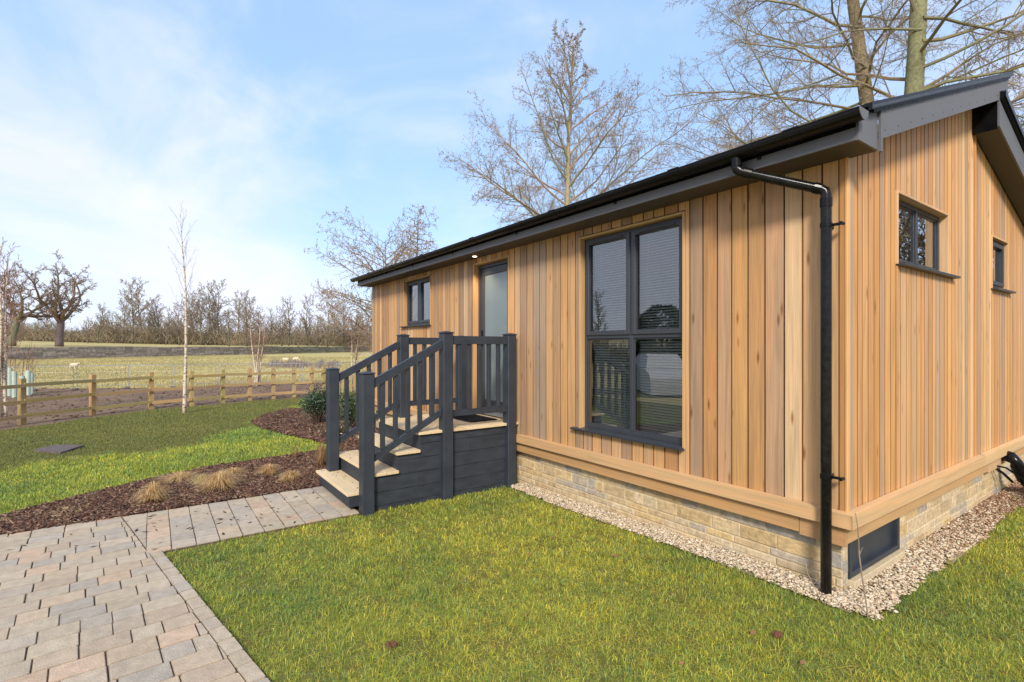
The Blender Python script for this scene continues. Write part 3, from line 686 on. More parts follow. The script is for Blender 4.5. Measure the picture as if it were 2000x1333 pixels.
def rz(y): return 3.225+sl_*(y+.24)               # roof underside line at the verge
# near bargeboard, a hair proud of the box end
m_ = MB(); m_.fix = True
m_.prism([(XE+.003, .056, 3.055), (XE+.003, .085, 3.055), (XE+.003, .085, rz(.085)-.200), (XE+.003, 3.34, rz(3.34)-.200), (XE+.003, 3.34, rz(3.34)), (XE+.003, .056, rz(.056))], (.016, 0, 0))
bo = m_.build('bargeboard', M['fascia'], LODGE)
for i in range(14):
    yy = .12+i*.235
    for dz in ((-.15, -.03) if i % 3 == 0 else (-.15,)):
        p = (XE+.0185, yy, rz(yy)+dz); m_ = MB(); m_.tube([p, (p[0]+.003, p[1], p[2])], .004, 6); m_.build('screw', M['black'], bo)
m_ = MB(); m_.prism([(-.06, 3.341, rz(3.34)-.200), (XE+.019, 3.341, rz(3.34)-.200), (XE+.019, 3.341, rz(3.34)), (-.06, 3.341, rz(3.34))], (0, .006, 0)); m_.fix = True; m_.build('barge_return', M['black'], LODGE)
# near roof slope with a verge trim and corrugated edge
m_ = MB(); m_.fix = True
m_.prism([(XL-.05, -.33, rz(-.33)+.004), (XL-.05, 3.40, rz(3.40)+.004), (XL-.05, 3.40, rz(3.40)+.03), (XL-.05, -.33, rz(-.33)+.03)], (XE-.02-XL+.05, 0, 0))
for i in range(40):
    x0 = XL+.02+i*.235; m_.prism([(x0, -.33, rz(-.33)+.031), (x0, 3.40, rz(3.40)+.031), (x0, 3.40, rz(3.40)+.036), (x0, -.33, rz(-.33)+.036)], (.045, 0, 0))
m_.build('roof', M['roof'], LODGE)
m_ = MB(); m_.fix = True
vt = [(XE-.02, rz(0)-0, 0)]
def vstrip(y0, y1, x0, x1, zo0, zo1, mb_, fz=rz): mb_.prism([(x0, y0, fz(y0)+zo0), (x0, y1, fz(y1)+zo0), (x0, y1, fz(y1)+zo1), (x0, y0, fz(y0)+zo1)], (x1-x0, 0, 0))
vstrip(-.16, 3.43, XE-.02, XE+.045, .030, .052, m_); vstrip(-.16, 3.43, XE+.024, XE+.045, .004, .0295, m_)
yy = -.10
while yy < 3.35: vstrip(yy, yy+.011, XE+.021, XE+.036, -.018, .0035, m_); yy += .021
m_.build('verge_trim', M['black'], LODGE)
m_ = MB(); m_.fix = True; vstrip(-.16, 3.40, XE+.0455, XE+.049, .012, .030, m_); m_.build('verge_strip', M['upvc'], LODGE)
# far roof slope sits lower, closed at the ridge by a black upright board
rr = lambda y: 4.24-.30*(y-3.10)
m_ = MB(); m_.fix = True
m_.prism([(XL-.05, 3.09, rr(3.09)+.004), (XL-.05, 6.8, rr(6.8)+.004), (XL-.05, 6.8, rr(6.8)+.035), (XL-.05, 3.09, rr(3.09)+.035)], (XE-.02-XL+.05, 0, 0)); m_.build('roof', M['roof'], LODGE)
m_ = MB(); m_.fix = True; m_.prism([(XE+.003, 3.02, rr(3.02)-.04), (XE+.003, 6.75, rr(6.75)-.03), (XE+.003, 6.75, rr(6.75)-.27), (XE+.003, 3.02, rr(3.02)-.30)], (.016, 0, 0)); m_.build('bargeboard', M['fascia'], LODGE)
m_ = MB(); m_.fix = True; vstrip(3.03, 6.8, XE+.001, XE+.045, -.025, .045, m_, rr); vstrip(3.05, 6.8, XE+.046, XE+.06, .0, .055, m_, rr); m_.build('verge_trim', M['black'], LODGE)
m_ = MB(); m_.fix = True; m_.prism([(-.045, 3.035, rr(3.04)-.295), (-.045, 6.75, rr(6.75)-.265), (-.045, 6.75, rr(6.75)-.25), (-.045, 3.035, rr(3.04)-.28)], (XE+.047, 0, 0)); m_.build('soffit', M['soffit'], LODGE)
m_ = MB(); m_.box((-.055, 3.018, 3.94), (XE+.002, 3.033, 4.34)); m_.build('ridge_board', M['black'], LODGE)
m_ = MB(); m_.fix = True; m_.prism([(-.059, .09, rz(.09)-.192), (-.059, 3.017, rz(3.017)-.192), (-.059, 3.017, rz(3.017)-.180), (-.059, .09, rz(.09)-.180)], (XE+.06, 0, 0)); m_.build('soffit', M['soffit'], LODGE)
# gutter: half round
def halfround(x0, x1, r, mb_, yc, zc, n=10, th=.003):
    prof = [(math.cos(math.pi+math.pi*i/n), math.sin(math.pi+math.pi*i/n)) for i in range(n+1)]
    out = [(yc+r*c, zc+r*s) for c, s in prof]; inn = [(yc+(r-th)*c, zc+(r-th)*s) for c, s in prof][::-1]
    mb_.prism([(x0, a, b) for a, b in out+inn], (x1-x0, 0, 0))
YG, ZG = YE-.064, 3.218
m_ = MB(); m_.fix = True; halfround(XL-.12, XE+.05, .062, m_, YG, ZG); m_.tube([(XL-.12, YG-.062, ZG), (XE+.05, YG-.062, ZG)], .005, 6)
gut = m_.build('gutter', M['black'], LODGE)
for x in (-8.3, -7.15, -5.9, -4.35, -2.7, -1.15, -.22):
    m_ = MB(); m_.fix = True; halfround(x-.05, x+.05, .068, m_, YG, ZG+.003, 10, .006); m_.tube([(x-.05, YG-.068, ZG+.003), (x+.05, YG-.068, ZG+.003)], .008, 6); m_.build('gutter_union', M['black'], gut)
for x in (-9.0, -7.7, -6.5, -5.1, -3.5, -1.9, -.5):
    m_ = MB(); m_.fix = True; halfround(x-.014, x+.014, .066, m_, YG, ZG, 10, .005); m_.box((x-.014, YE-.008, ZG-.09), (x+.014, YE-.0005, ZG)); m_.build('gutter_bracket', M['black'], gut)
for x in (XL-.123, XE+.05):
    m_ = MB(); m_.fix = True; m_.prism([(x, YG+.066*math.cos(math.pi+math.pi*i/12), ZG+.003+.066*math.sin(math.pi+math.pi*i/12)) for i in range(13)], (.004, 0, 0)); m_.build('gutter_end_cap', M['fascia'], gut)
# downpipe
XP, YP = -.143, -.036
pts = [(-.64, YG, ZG-.05), (-.64, YG, 3.10), (-.637, YG+.003, 3.085), (-.618, YG+.012, 3.065), (-.60, YG+.022, 3.055), (XP-.03, YP-.015, 2.868), (XP-.008, YP-.004, 2.852), (XP, YP, 2.82), (XP, YP, 2.60), (XP, YP, 1.0), (XP, YP, .02)]
m_ = MB(); m_.tube(pts, .034, 16); dp = m_.build('downpipe', M['dusty'], LODGE, smooth=True)
def collar(a, b_, r, nm='collar'):
    m_ = MB(); m_.tube([a, b_], r, 16); m_.build(nm, M['black'], dp, smooth=False)
collar((-.64, YG, 3.165), (-.64, YG, 3.105), .039); collar((-.60, YG+.022, 3.056), (-.555, YG+.047, 3.036), .039); collar((XP-.065, YP-.034, 2.883), (XP-.03, YP-.015, 2.868), .039); collar((XP, YP, 2.80), (XP, YP, 2.74), .038)
for z in (2.60, .87):
    m_ = MB(); m_.tube([(XP, YP, z), (XP, YP, z+.028)], .0385, 16); m_.box((XP+.03, YP+.01, z+.004), (XP+.095, YP+.035, z+.022), (1,)*3, .004)
    m_.tube([(XP+.092, YP-.005, z+.013), (XP+.092, YP+.04, z+.013)], .012, 8); m_.box((XP-.012, YP+.03, z+.002), (XP+.012, .058, z+.024)); m_.build('pipe_clip', M['black'], dp)
# downlight in the soffit
m_ = MB(); lx, ly = -4.75, -.075
m_.tube([(lx, ly, 3.0715), (lx, ly, 3.062)], .042, 16); dl = m_.build('downlight', M['metal'], LODGE); m_ = MB(); m_.tube([(lx, ly, 3.0615), (lx, ly, 3.058)], .030, 16); m_.build('lens', M['lamp'], dl)
pl = bpy.data.lights.new('downlight_beam', 'SPOT'); plo = bpy.data.objects.new('downlight_beam', pl); COL.objects.link(plo); plo.location = (lx, ly, 3.05); pl.energy = 12; pl.spot_size = R_(110); pl.spot_blend = .6; pl.color = (1, .75, .48); pl.shadow_soft_size = .03
# soil drain at the right hand end
m_ = MB(); pts = [(-.09, 4.22, .50), (-.01, 4.16, .525), (.045, 4.13, .515), (.08, 4.14, .46), (.085, 4.19, .37), (.10, 4.28, .27), (.15, 4.48, .18), (.25, 4.8, .10), (.34, 5.2, .02)]
m_.tube(pts, .055, 16); dr = m_.build('drain_pipe', M['black'], LODGE, smooth=True)
for a, b_ in (((.0, 4.155, .525), (.035, 4.135, .518)), ((.082, 4.15, .435), (.085, 4.185, .38)), ((.12, 4.36, .228), (.15, 4.48, .18))):
    m_ = MB(); m_.tube([a, b_], .063, 16); m_.build('collar', M['black'], dr)
m_ = MB(); m_.tube([(-.08, 3.92, .44), (.02, 3.98, .42), (.12, 4.12, .30), (.25, 4.4, .12)], .010, 6); m_.tube([(-.08, 3.90, .43), (.0, 3.95, .36), (.06, 4.04, .26)], .014, 6); m_.build('cable', M['black'], LODGE)

# ------------------------------------------------------------------ entrance steps
STP = thing('entrance_steps', (-4.55, -1.1, 0), 'dark grey composite entrance steps with pale timber treads and railings up to the door', 'steps')
XA, XB = -5.18, -3.90                       # stringer faces
DC = [(.62, .485, .30), (.59, .455, .275), (.64, .50, .315)]
def tread(y0, y1, z, xr, nm='tread', nb=2, xl=-5.27):
    m_ = MB(); ys = np.linspace(y0, y1, nb+1)
    for a, b_ in zip(ys[:-1], ys[1:]): m_.box((xl, a+.0015, z-.032), (xr, b_-.0015, z), rnd.choice(DC), .003)
    return m_.build(nm, M['deck'], STP)
YT = [-2.125, -1.87, -1.605, -1.345]
tread(YT[0], YT[1]+.02, .2, -3.985); tread(YT[1]-.01, YT[2]+.02, .4, -3.865); tread(YT[2]-.01, YT[3]+.02, .6, -3.865)
tread(YT[3]-.005, .055, .8, -3.862, 'deck', 9)
def risers(y, z0, z1, xa=XA, xb=XB):
    m_ = MB(); m_.box((xa, y, z0), (xb, y+.02, z1), (1,)*3, .002); m_.build('riser', M['greycomp'], STP)
risers(YT[0]+.025, .045, .168, XA-.02, -4.0); risers(YT[1]+.02, .2005, .3675, XA, XB-.001); risers(YT[2]+.02, .4005, .5675, XA, XB-.001); risers(YT[3]+.02, .6005, .7675, XA, XB-.001)
# first step box side
m_ = MB(); m_.box((-4.02, YT[0]+.046, .045), (-3.999, -1.9, .167), (1,)*3, .002); m_.build('side_panel', M['greycomp'], STP)
for xs in (XB, XA-.002):
    m_ = MB(); zz = [-.05, .0375, .185, .345, .505, .665, .7675]
    for a, b_ in zip(zz[:-1], zz[1:]):
        mid = (a+b_)/2
        ystart = -1.885 if mid < .35 else (-1.60 if mid < .55 else -1.32)
        # boards are cut to follow the flight
        y = ystart
        while y < .04:
            l = rnd.uniform(.55, 1.0); y2 = min(y+l, .05); 
            if .05-y2 < .25: y2 = .05
            m_.box((xs-.018, y+.001, a+.002), (xs+.002, y2-.001, b_-.002), (1,)*3, .0025); y = y2
    if True:
        m_.box((xs-.018, -1.85, .3453), (xs+.0015, -1.601, .3675), (1,)*3, .002); m_.box((xs-.018, -1.58, .5053), (xs+.0015, -1.321, .5675), (1,)*3, .002)
    m_.build('side_panel', M['greycomp'], STP)
m_ = MB(); m_.box((XA+.03, -1.82, 0.0), (XB-.03, 0.03, .36)); m_.box((XA+.03, -1.3, .36), (XB-.03, .03, .76)); m_.build('inner_frame', M['membrane'], STP)
def post(x, y, z0, z1, w=.130):
    m_ = MB(); h = w/2; m_.box((x-h, y-h, z0), (x+h, y+h, z1-.022), (1,)*3, .008)
    for dx in (-.022, .022):                                      # shallow flutes
        pass
    o = m_.build('post', M['grey'], STP)
    m_ = MB(); h2 = h+.006; m_.fix = True
    m_.box((x-h2, y-h2, z1-.0215), (x+h2, y+h2, z1-.006), (1,)*3, .004)
    m_.add([(x-h2+.006, y-h2+.006, z1-.0058), (x+h2-.006, y-h2+.006, z1-.0058), (x+h2-.006, y+h2-.006, z1-.0058), (x-h2+.006, y+h2-.006, z1-.0058), (x-.02, y-.02, z1+.006), (x+.02, y-.02, z1+.006), (x+.02, y+.02, z1+.006), (x-.02, y+.02, z1+.006)],
           [(0, 3, 2, 1), (4, 5, 6, 7), (0, 1, 5, 4), (1, 2, 6, 5), (2, 3, 7, 6), (3, 0, 4, 7)])
    m_.build('post_cap', M['grey'], o); return o
XPR, XPL = -3.90+.012, -5.15
PY = (-1.945, -.99, -.072)
post(XPR, PY[0], -.03, 1.505, .132); post(XPR, PY[1], -.03, 1.955); post(XPR, PY[2], -.03, 1.945)
post(XPL, PY[0], .2, 1.505, .132); post(XPL, PY[1], .8, 1.945); post(XPL, PY[2], .8, 1.935)
post(XPL+.56, -.07, .801, 1.0, .09) if False else None
def rail(x, y0, z0, y1, z1, h=.098, w=.074, nm='handrail'):
    m_ = MB(); m_.fix = True
    m_.prism([(x-w/2, y0, z0-h), (x-w/2, y1, z1-h), (x-w/2, y1, z1-.012), (x-w/2, y0, z0-.012)], (w, 0, 0)); w2 = w*.62
    m_.prism([(x-w2/2, y0, z0-.0118), (x-w2/2, y1, z1-.0118), (x-w2/2, y1, z1), (x-w2/2, y0, z0)], (w2, 0, 0))
    return m_.build(nm, M['grey'], STP)
def baluster(x, y, z0, z1, w=.046):
    m_ = MB(); m_.box((x-w/2, y-w/2, z0), (x+w/2, y+w/2, z1), (1,)*3, .004); m_.build('baluster', M['grey'], STP)
for x in (XPR, XPL):
    ya, yb = PY[0]+.066, PY[1]-.065
    ft = lambda y: 1.425+(y-ya)/(yb-ya)*.43; fb = lambda y: .60+(y-ya)/(yb-ya)*.445
    rail(x, ya, ft(ya), yb, ft(yb)); rail(x, ya, fb(ya), yb, fb(yb), .07, .066, 'bottom_rail')
    for i in range(5):
        y = ya+(yb-ya)*(i+.75)/5.6; baluster(x, y, fb(y)-.004, ft(y)-.09)
    ya, yb = PY[1]+.065, PY[2]-.065
    rail(x, ya, 1.905, yb, 1.905); rail(x, ya, 1.02, yb, 1.02, .07, .066, 'bottom_rail')
    for i in range(5):
        y = ya+(yb-ya)*(i+.8)/5.6; baluster(x, y, 1.015, 1.82)
gb_ = MB()
for (yy0, yy1, z, n_) in ((-2.10, -1.88, .2, 16), (-1.84, -1.62, .4, 9), (-1.58, -1.37, .6, 7), (-1.3, -.55, .8, 14)):
    for i in range(n_):
        x, y = rnd.uniform(-5.2, -4.05), rnd.uniform(yy0, yy1); l = rnd.uniform(.005, .022); a = rnd.uniform(0, 6.28); c, s_ = math.cos(a), math.sin(a); w = l*rnd.uniform(.2, .6); k = rnd.uniform(.5, 1.5)
        gb_.add([(x-c*l, y-s_*l, z+.002), (x-s_*w, y+c*w, z+.005), (x+c*l, y+s_*l, z+.004), (x+s_*w, y-c*w, z+.002)], [(0, 3, 2, 1)], (.11*k, .07*k, .04*k))
tag(gb_.build('leaf_litter', M['twig']), 'crumbs of dead leaf and grit lying on the pale stair treads', 'leaves', kind='stuff')
# doormat
m_ = MB(); m_.box((-4.86, -.50, .801), (-4.16, -.08, .815), (1,)*3, .004)
for i in range(34): 
    xx = -4.84+i*.0204; m_.box((xx, -.48, .8148), (xx+.010, -.10, .819))
tag(m_.build('doormat', M['mat']), 'black ribbed doormat lying on the deck in front of the door', 'doormat')

# ------------------------------------------------------------------ grass
def blades(name, pts, h, w, col, lean=.5, seed=1, zoff=None, segs=2):
    r = np.random.default_rng(seed); n = len(pts); a = r.uniform(0, 2*np.pi, n); L = h; ln = np.abs(r.normal(0, lean, n))*L+.15*L
    dx, dy = np.cos(a), np.sin(a); b = r.uniform(0, 2*np.pi, n); wx, wy = np.cos(b)*w/2, np.sin(b)*w/2
    x, y = pts[:, 0], pts[:, 1]; z = (rise(x, y)-.020 if zoff is None else zoff+np.zeros(n))
    z0 = z-.004; hm = np.sqrt(np.maximum(L**2-ln**2*.8, (.25*L)**2))
    V = np.empty((n, 5, 3)); V[:, 0] = np.stack([x-wx, y-wy, z0], -1); V[:, 1] = np.stack([x+wx, y+wy, z0], -1)
    V[:, 2] = np.stack([x+wx*.8+dx*ln*.35, y+wy*.8+dy*ln*.35, z+hm*.6], -1); V[:, 3] = np.stack([x-wx*.8+dx*ln*.35, y-wy*.8+dy*ln*.35, z+hm*.6], -1)
    V[:, 4] = np.stack([x+dx*ln, y+dy*ln, z+hm], -1)
    i = np.arange(n)*5; Fq = np.stack([i, i+1, i+2, i+3], -1); Ft = np.stack([i+3, i+2, i+4], -1)
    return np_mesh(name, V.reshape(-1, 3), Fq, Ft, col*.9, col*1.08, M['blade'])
def grass_colors(x, y, r, olive=None):
    n = len(x); pal = np.array([(.225, .250, .040), (.330, .305, .050), (.155, .220, .045), (.080, .145, .070), (.42, .36, .085), (.33, .235, .090), (.140, .200, .110)])
    cl_ = vn(x, y, .9)*.35+vn(x, y, 2.7)*.25+vn(x, y, 9)*.2+vn(x, y, 31)*.2
    k = r.random(n); idx = np.select([k < .30, k < .52, k < .74, k < .84, k < .92, k < .96], [0, 1, 2, 3, 4, 5], 6)
    c = pal[idx]; f = (cl_-.5)[:, None]*1.9; c = c*np.array([1.66, 1.66, 1.45])*(1+f*np.array([.75, .45, .1]))*r.uniform(.42, 1.5, (n, 1))
    if olive is not None:
        o_ = np.array([(.24, .19, .068), (.19, .165, .055), (.29, .225, .095), (.15, .155, .048)])[r.integers(0, 4, n)]*r.uniform(.75, 1.2, (n, 1)); c = c*(1-olive[:, None])+o_*olive[:, None]
    return c
STEPBOX = [(-5.2, -2.1), (-3.9, -2.1), (-3.9, .1), (-5.2, .1)]
def lawn_mask(x, y):
    j = .02*(vn(x, y, 9)-.5)+.015*(vn(x, y, 31)-.5)
    bad = inpoly(x+j, y+j, PAVE) | inpoly(x+j*3, y+j*3, MUL1) | inpoly(x+j*3, y+j*3, MUL2) | inpoly(x+j*2, y+j*2, GRAV) | inpoly(x, y, STEPBOX) | ((x > -9.3) & (x < -.05) & (y > .0))
    return ~bad & inpoly(x, y, lawnpoly)
def view_ok(x, y, mg=.12):
    dx, dy = x-CAM[0], y-CAM[1]; t = dx*FW[0]+dy*FW[1]; s = dx*RT[0]+dy*RT[1]
    return (t > 1.9) & (np.abs(s) < t*1.12+.4), t
rg = np.random.default_rng(3)
def scatter(x0, x1, y0, y1, dens):
    n = int((x1-x0)*(y1-y0)*dens); return rg.uniform(x0, x1, n), rg.uniform(y0, y1, n)
# near lawn
x, y = scatter(-4.0, 3.2, -4.0, 6.5, 24000)
ok, t = view_ok(x, y); keep = ok & (x > -4.2) & lawn_mask(x, y) & (rg.random(len(x)) < np.clip((3.2/np.maximum(t, .1))**1.3, .12, 1.0))
x, y, t = x[keep], y[keep], t[keep]
thin = .30+.70*S01((vn(x, y, 5)*.4+vn(x, y, 19)*.6-.28)/.22); k2 = rg.random(len(x)) < thin; x, y, t = x[k2], y[k2], t[k2]
h = (.012+.018*vn(x, y, 3.1)+.016*vn(x, y, 11)+.016*vn(x, y, 27))*rg.uniform(.5, 1.35, len(x)); wb = np.clip(.0026*t/3.2, .0026, .008)*rg.uniform(.7, 1.3, len(x))
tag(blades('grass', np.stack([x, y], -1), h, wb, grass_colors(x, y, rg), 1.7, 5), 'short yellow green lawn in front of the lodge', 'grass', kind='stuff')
# far lawn
OL = [G(-80, 925), G(0, 915), G(150, 898), G(300, 880), G(430, 850), G(520, 815), G(600, 784)]
ox = np.array([p[0] for p in OL]); oy = np.array([p[1] for p in OL])
x, y = scatter(-18.5, -5.1, -8.5, 3.0, 7500)
ok, t = view_ok(x, y); keep = ok & lawn_mask(x, y) & (rg.random(len(x)) < np.clip((6.0/np.maximum(t, .1))**1.1, .25, 1.0)); x, y, t = x[keep], y[keep], t[keep]
ob = np.interp(y, oy, ox); olv = S01((ob-x)/1.0+.5+.8*(vn(x, y, 1.6)-.5)+.7*(vn(x, y, 5)-.5))*.75
keep = rg.random(len(x)) < 1-.35*olv; x, y, t, olv = x[keep], y[keep], t[keep], olv[keep]
h = (.020+.030*vn(x, y, 2.1)+.02*vn(x, y, 8))*rg.uniform(.6, 1.3, len(x))*(1-.45*olv); wb = .0062*t/8*rg.uniform(.7, 1.3, len(x))
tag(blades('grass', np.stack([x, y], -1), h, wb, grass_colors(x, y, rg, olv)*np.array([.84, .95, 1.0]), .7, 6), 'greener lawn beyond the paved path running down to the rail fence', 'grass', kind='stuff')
# pasture: coarse tufts on the field
pp = []
for i in range(60000):
    t = 22+70*rg.random()**1.4; p = at(rg.uniform(-40, 760), t); pp.append(p)
pp = np.array(pp); sx = np.array([wall_s(a, b) for a, b in pp]); keep = (sx < -1) & ~inpoly(pp[:, 0], pp[:, 1], soilpoly) & ((pp[:, 0] < -19)); pp = pp[keep]
n = len(pp); tt = np.hypot(pp[:, 0]-CAM[0], pp[:, 1]-CAM[1]); c = np.array([(.50, .40, .18), (.44, .375, .16), (.52, .425, .215), (.35, .345, .14)])[rg.integers(0, 4, n)]*(.8+.4*vn(pp[:, 0], pp[:, 1], .15))[:, None]
tag(blades('field_grass', pp, .05+.08*rg.random(n), .05*tt/40, c, .6, 8, zoff=-.06), 'rough yellowish pasture grass between the mesh fence and the stone wall', 'grass', kind='stuff')
# soft clods on the soil strip
cb = MB()
for i in range(900):
    t = rnd.uniform(12, 24); p = at(rnd.uniform(-30, 640), t)
    if inpoly(np.array([p[0]]), np.array([p[1]]), soilpoly)[0]:
        k = rnd.uniform(.7, 1.2); r = rnd.uniform(.015, .06); cb.ball((p[0], p[1], -.045), (r, r, r*.6), (.13*k, .085*k, .058*k), 5, 3, .3)
tag(cb.build('soil_clods', M['bark_chip']), 'clods of bare brown earth along the far side of the rail fence', 'soil', kind='stuff')

# ------------------------------------------------------------------ bark mulch and gravel
def chips(name, poly, box, n, size, zb, seed):
    r = np.random.default_rng(seed); x = r.uniform(box[0], box[1], n); y = r.uniform(box[2], box[3], n); k = inpoly(x, y, poly); x, y = x[k], y[k]; n = len(x)
    a = r.uniform(0, 2*np.pi, n); l = size*r.uniform(.5, 1.5, n); w = l*r.uniform(.2, .55, n); th = r.uniform(.003, .008, n); tx, ty = r.normal(0, .35, n), r.normal(0, .35, n); z = zb+r.uniform(0, .022, n)
    V = np.empty((n, 8, 3)); c, s = np.cos(a), np.sin(a)
    for i, (u, v, q) in enumerate([(-1, -1, 0), (1, -.8, 0), (.9, 1, 0), (-1, .7, 0), (-.9, -.8, 1), (1, -.7, 1), (.8, .8, 1), (-.8, .7, 1)]):
        V[:, i, 0] = x+u*l/2*c-v*w/2*s; V[:, i, 1] = y+u*l/2*s+v*w/2*c; V[:, i, 2] = z+u*l/2*tx+v*w/2*ty+q*th
    b = (np.arange(n)*8)[:, None]; Fq = np.concatenate([b+np.array(f) for f in ((4, 5, 6, 7), (0, 1, 5, 4), (1, 2, 6, 5), (2, 3, 7, 6), (3, 0, 4, 7))])
    pal = np.array([(.11, .058, .038), (.07, .038, .027), (.165, .092, .060), (.22, .14, .095), (.045, .028, .022), (.30, .21, .145)]); ci = pal[r.choice(6, n, p=[.3, .24, .2, .12, .1, .04])]*r.uniform(.7, 1.3, (n, 1))
    col = np.tile(ci, (5, 1)); return np_mesh(name, V.reshape(-1, 3), Fq, np.zeros((0, 3), int), col, 1.0, M['bark_chip'])
tag(chips('bark_mulch', MUL1, (-7.7, -5.15, -5.9, -.8), 52000, .036, .006, 1), 'dark brown bark chips in the border beside the paved path', 'mulch', kind='stuff')
tag(chips('bark_mulch', MUL2, (-14, -5.15, -2.1, 1), 42000, .052, .010, 2), 'red brown bark chips in the rounded bed below the evergreen shrubs', 'mulch', kind='stuff')
r = np.random.default_rng(9); n = 15000
x = np.concatenate([r.uniform(-3.85, .2, 16000), r.uniform(-.12, .32, 24000)]); y = np.concatenate([r.uniform(-.2, .13, 16000), r.uniform(-.1, 6.2, 24000)])
k = inpoly(x+.07*(vn(x, y, 12)-.5)+r.normal(0, .012, len(x)), y+.07*(vn(x, y, 14)-.5)+r.normal(0, .012, len(x)), GRAV) & ~((x < -.11) & (y > .115)); x, y = x[k], y[k]; n = len(x)
z = rise(x, y)+r.uniform(-.004, .014, n); sz = r.uniform(.0045, .0115, n)*(1+.8*(r.random(n) < .15))
base = np.array([(1, 0, 0), (-1, 0, 0), (0, 1, 0), (0, -1, 0), (0, 0, 1), (0, 0, -1), (.62, .62, .5), (-.62, -.62, .5)])
tri = np.array([(0, 6, 4), (6, 2, 4), (0, 2, 6), (2, 1, 4), (1, 7, 4), (7, 3, 4), (1, 3, 7), (3, 0, 4), (2, 0, 5), (1, 2, 5), (3, 1, 5), (0, 3, 5)])
V = base[None]*sz[:, None, None]*r.uniform(.4, 1.5, (n, 8, 1))*np.array([1.25, .95, .6]); a = r.uniform(0, 6.28, n); ca, sa = np.cos(a)[:, None], np.sin(a)[:, None]
V = np.stack([V[..., 0]*ca-V[..., 1]*sa+x[:, None], V[..., 0]*sa+V[..., 1]*ca+y[:, None], V[..., 2]+z[:, None]], -1)
Ft = (np.arange(n)*8)[:, None, None]+tri[None]
pal = np.array([(.56, .45, .31), (.62, .52, .39), (.50, .385, .25), (.66, .57, .45), (.38, .28, .18), (.20, .135, .085)]); ci = pal[r.choice(6, n, p=[.32, .26, .2, .13, .06, .03])]*r.uniform(.8, 1.1, (n, 1))
# browner, muddier stones further along the gable
mud = (np.clip((y-.9)/3, 0, 1)*.85)[:, None]; m2 = (r.random((n, 1)) < mud); ci = np.where(m2, ci*np.array([.50, .36, .30]), ci)
tag(np_mesh('gravel', V.reshape(-1, 3), np.zeros((0, 4), int), Ft.reshape(-1, 3), 1.0, np.repeat(ci, 12, 0), M['pebble']), 'pale limestone chippings along the foot of the stone plinth', 'gravel', kind='stuff')

# ------------------------------------------------------------------ tufts, shrubs and small plants
def tuft(p, rad, h, n, cols, label, cat='ornamental grass', group='dry ornamental grass clumps in the mulch border', name='grass_clump', flat=0.0, w=.004):
    m_ = MB()
    for i in range(n):
        a = rnd.uniform(0, 6.28); q = rnd.random()**.7; bx_, by_ = p[0]+math.cos(a)*rad*.22*q, p[1]+math.sin(a)*rad*.22*q; o = rad*(.25+.9*q)*rnd.uniform(.5, 1.15)*(1.5 if rnd.random() < .06 else 1); hh = h*(1-.38*q)*rnd.uniform(.2, 1.3)
        tw = rnd.uniform(-.5, .5); ex, ey = math.cos(a+tw), math.sin(a+tw); wx, wy = -ey*w/2, ex*w/2; c = rnd.choice(cols); k = rnd.uniform(.75, 1.2); c = (c[0]*k, c[1]*k, c[2]*k)
        z = p[2]; P0 = (bx_, by_, z); P1 = (bx_+ex*o*.45, by_+ey*o*.45, z+hh*(.85-flat*.3)); P2 = (bx_+ex*o*.85, by_+ey*o*.85, z+hh*(.9-flat*.5)); P3 = (bx_+ex*o*1.1, by_+ey*o*1.1, z+hh*(.55-flat*.5)+.005)
        m_.add([(P0[0]-wx, P0[1]-wy, P0[2]), (P0[0]+wx, P0[1]+wy, P0[2]), (P1[0]+wx, P1[1]+wy, P1[2]), (P1[0]-wx, P1[1]-wy, P1[2]), (P2[0]+wx*.7, P2[1]+wy*.7, P2[2]), (P2[0]-wx*.7, P2[1]-wy*.7, P2[2]), P3], [(0, 1, 2, 3), (3, 2, 4, 5), (5, 4, 6)], c)
    return tag(m_.build(name, M['blade']), label, cat, group)
ST = [(.66, .47, .22), (.74, .55, .28), (.56, .36, .16), (.44, .26, .11), (.62, .45, .24)]; YS = [(.60, .47, .20), (.66, .54, .26), (.52, .40, .17)]
for (px, py, rad, h, n, cols, lab, fl) in [
    (300, 982, .20, .17, 560, ST, 'straw coloured grass clump nearest the wedge joint in the path', 0), (430, 957, .26, .17, 800, ST, 'widest straw coloured clump in the middle of the mulch border', 0),
    (350, 940, .26, .10, 600, ST, 'low flopped straw clump against the lawn edge, left of the widest one', .4), (395, 946, .16, .11, 360, YS, 'small yellow clump squeezed between the two broad straw clumps', .2), (455, 928, .20, .08, 340, ST, 'thin faded clump behind the widest straw clump', .3),
    (525, 929, .17, .12, 440, ST, 'rounded clump on the right part of the border, further from the path', 0), (568, 942, .17, .12, 440, ST, 'rounded clump closest to the bottom step', 0),
    (128, 1001, .26, .035, 520, YS, 'flattened yellow tuft lying in the mulch at the left', .9), (165, 975, .16, .03, 260, YS, 'smaller flattened yellow tuft behind the big flat one', .9), (8, 1020, .14, .03, 200, YS, 'flat yellow tuft cut by the left edge of the view', .9),
    (628, 912, .13, .26, 260, [(.36, .20, .10), (.42, .27, .14)], 'upright rusty brown clump beside the bottom step', -.3), (578, 897, .08, .13, 80, [(.36, .22, .11), (.42, .27, .14)], 'short upright rusty stalks at the lawn edge', -.3)]:
    gx, gy = G(px, py); tuft((gx, gy, .01), rad*.92, h*1.22 if fl < .5 else h, int(n*1.3), cols, lab, flat=fl, w=.004)
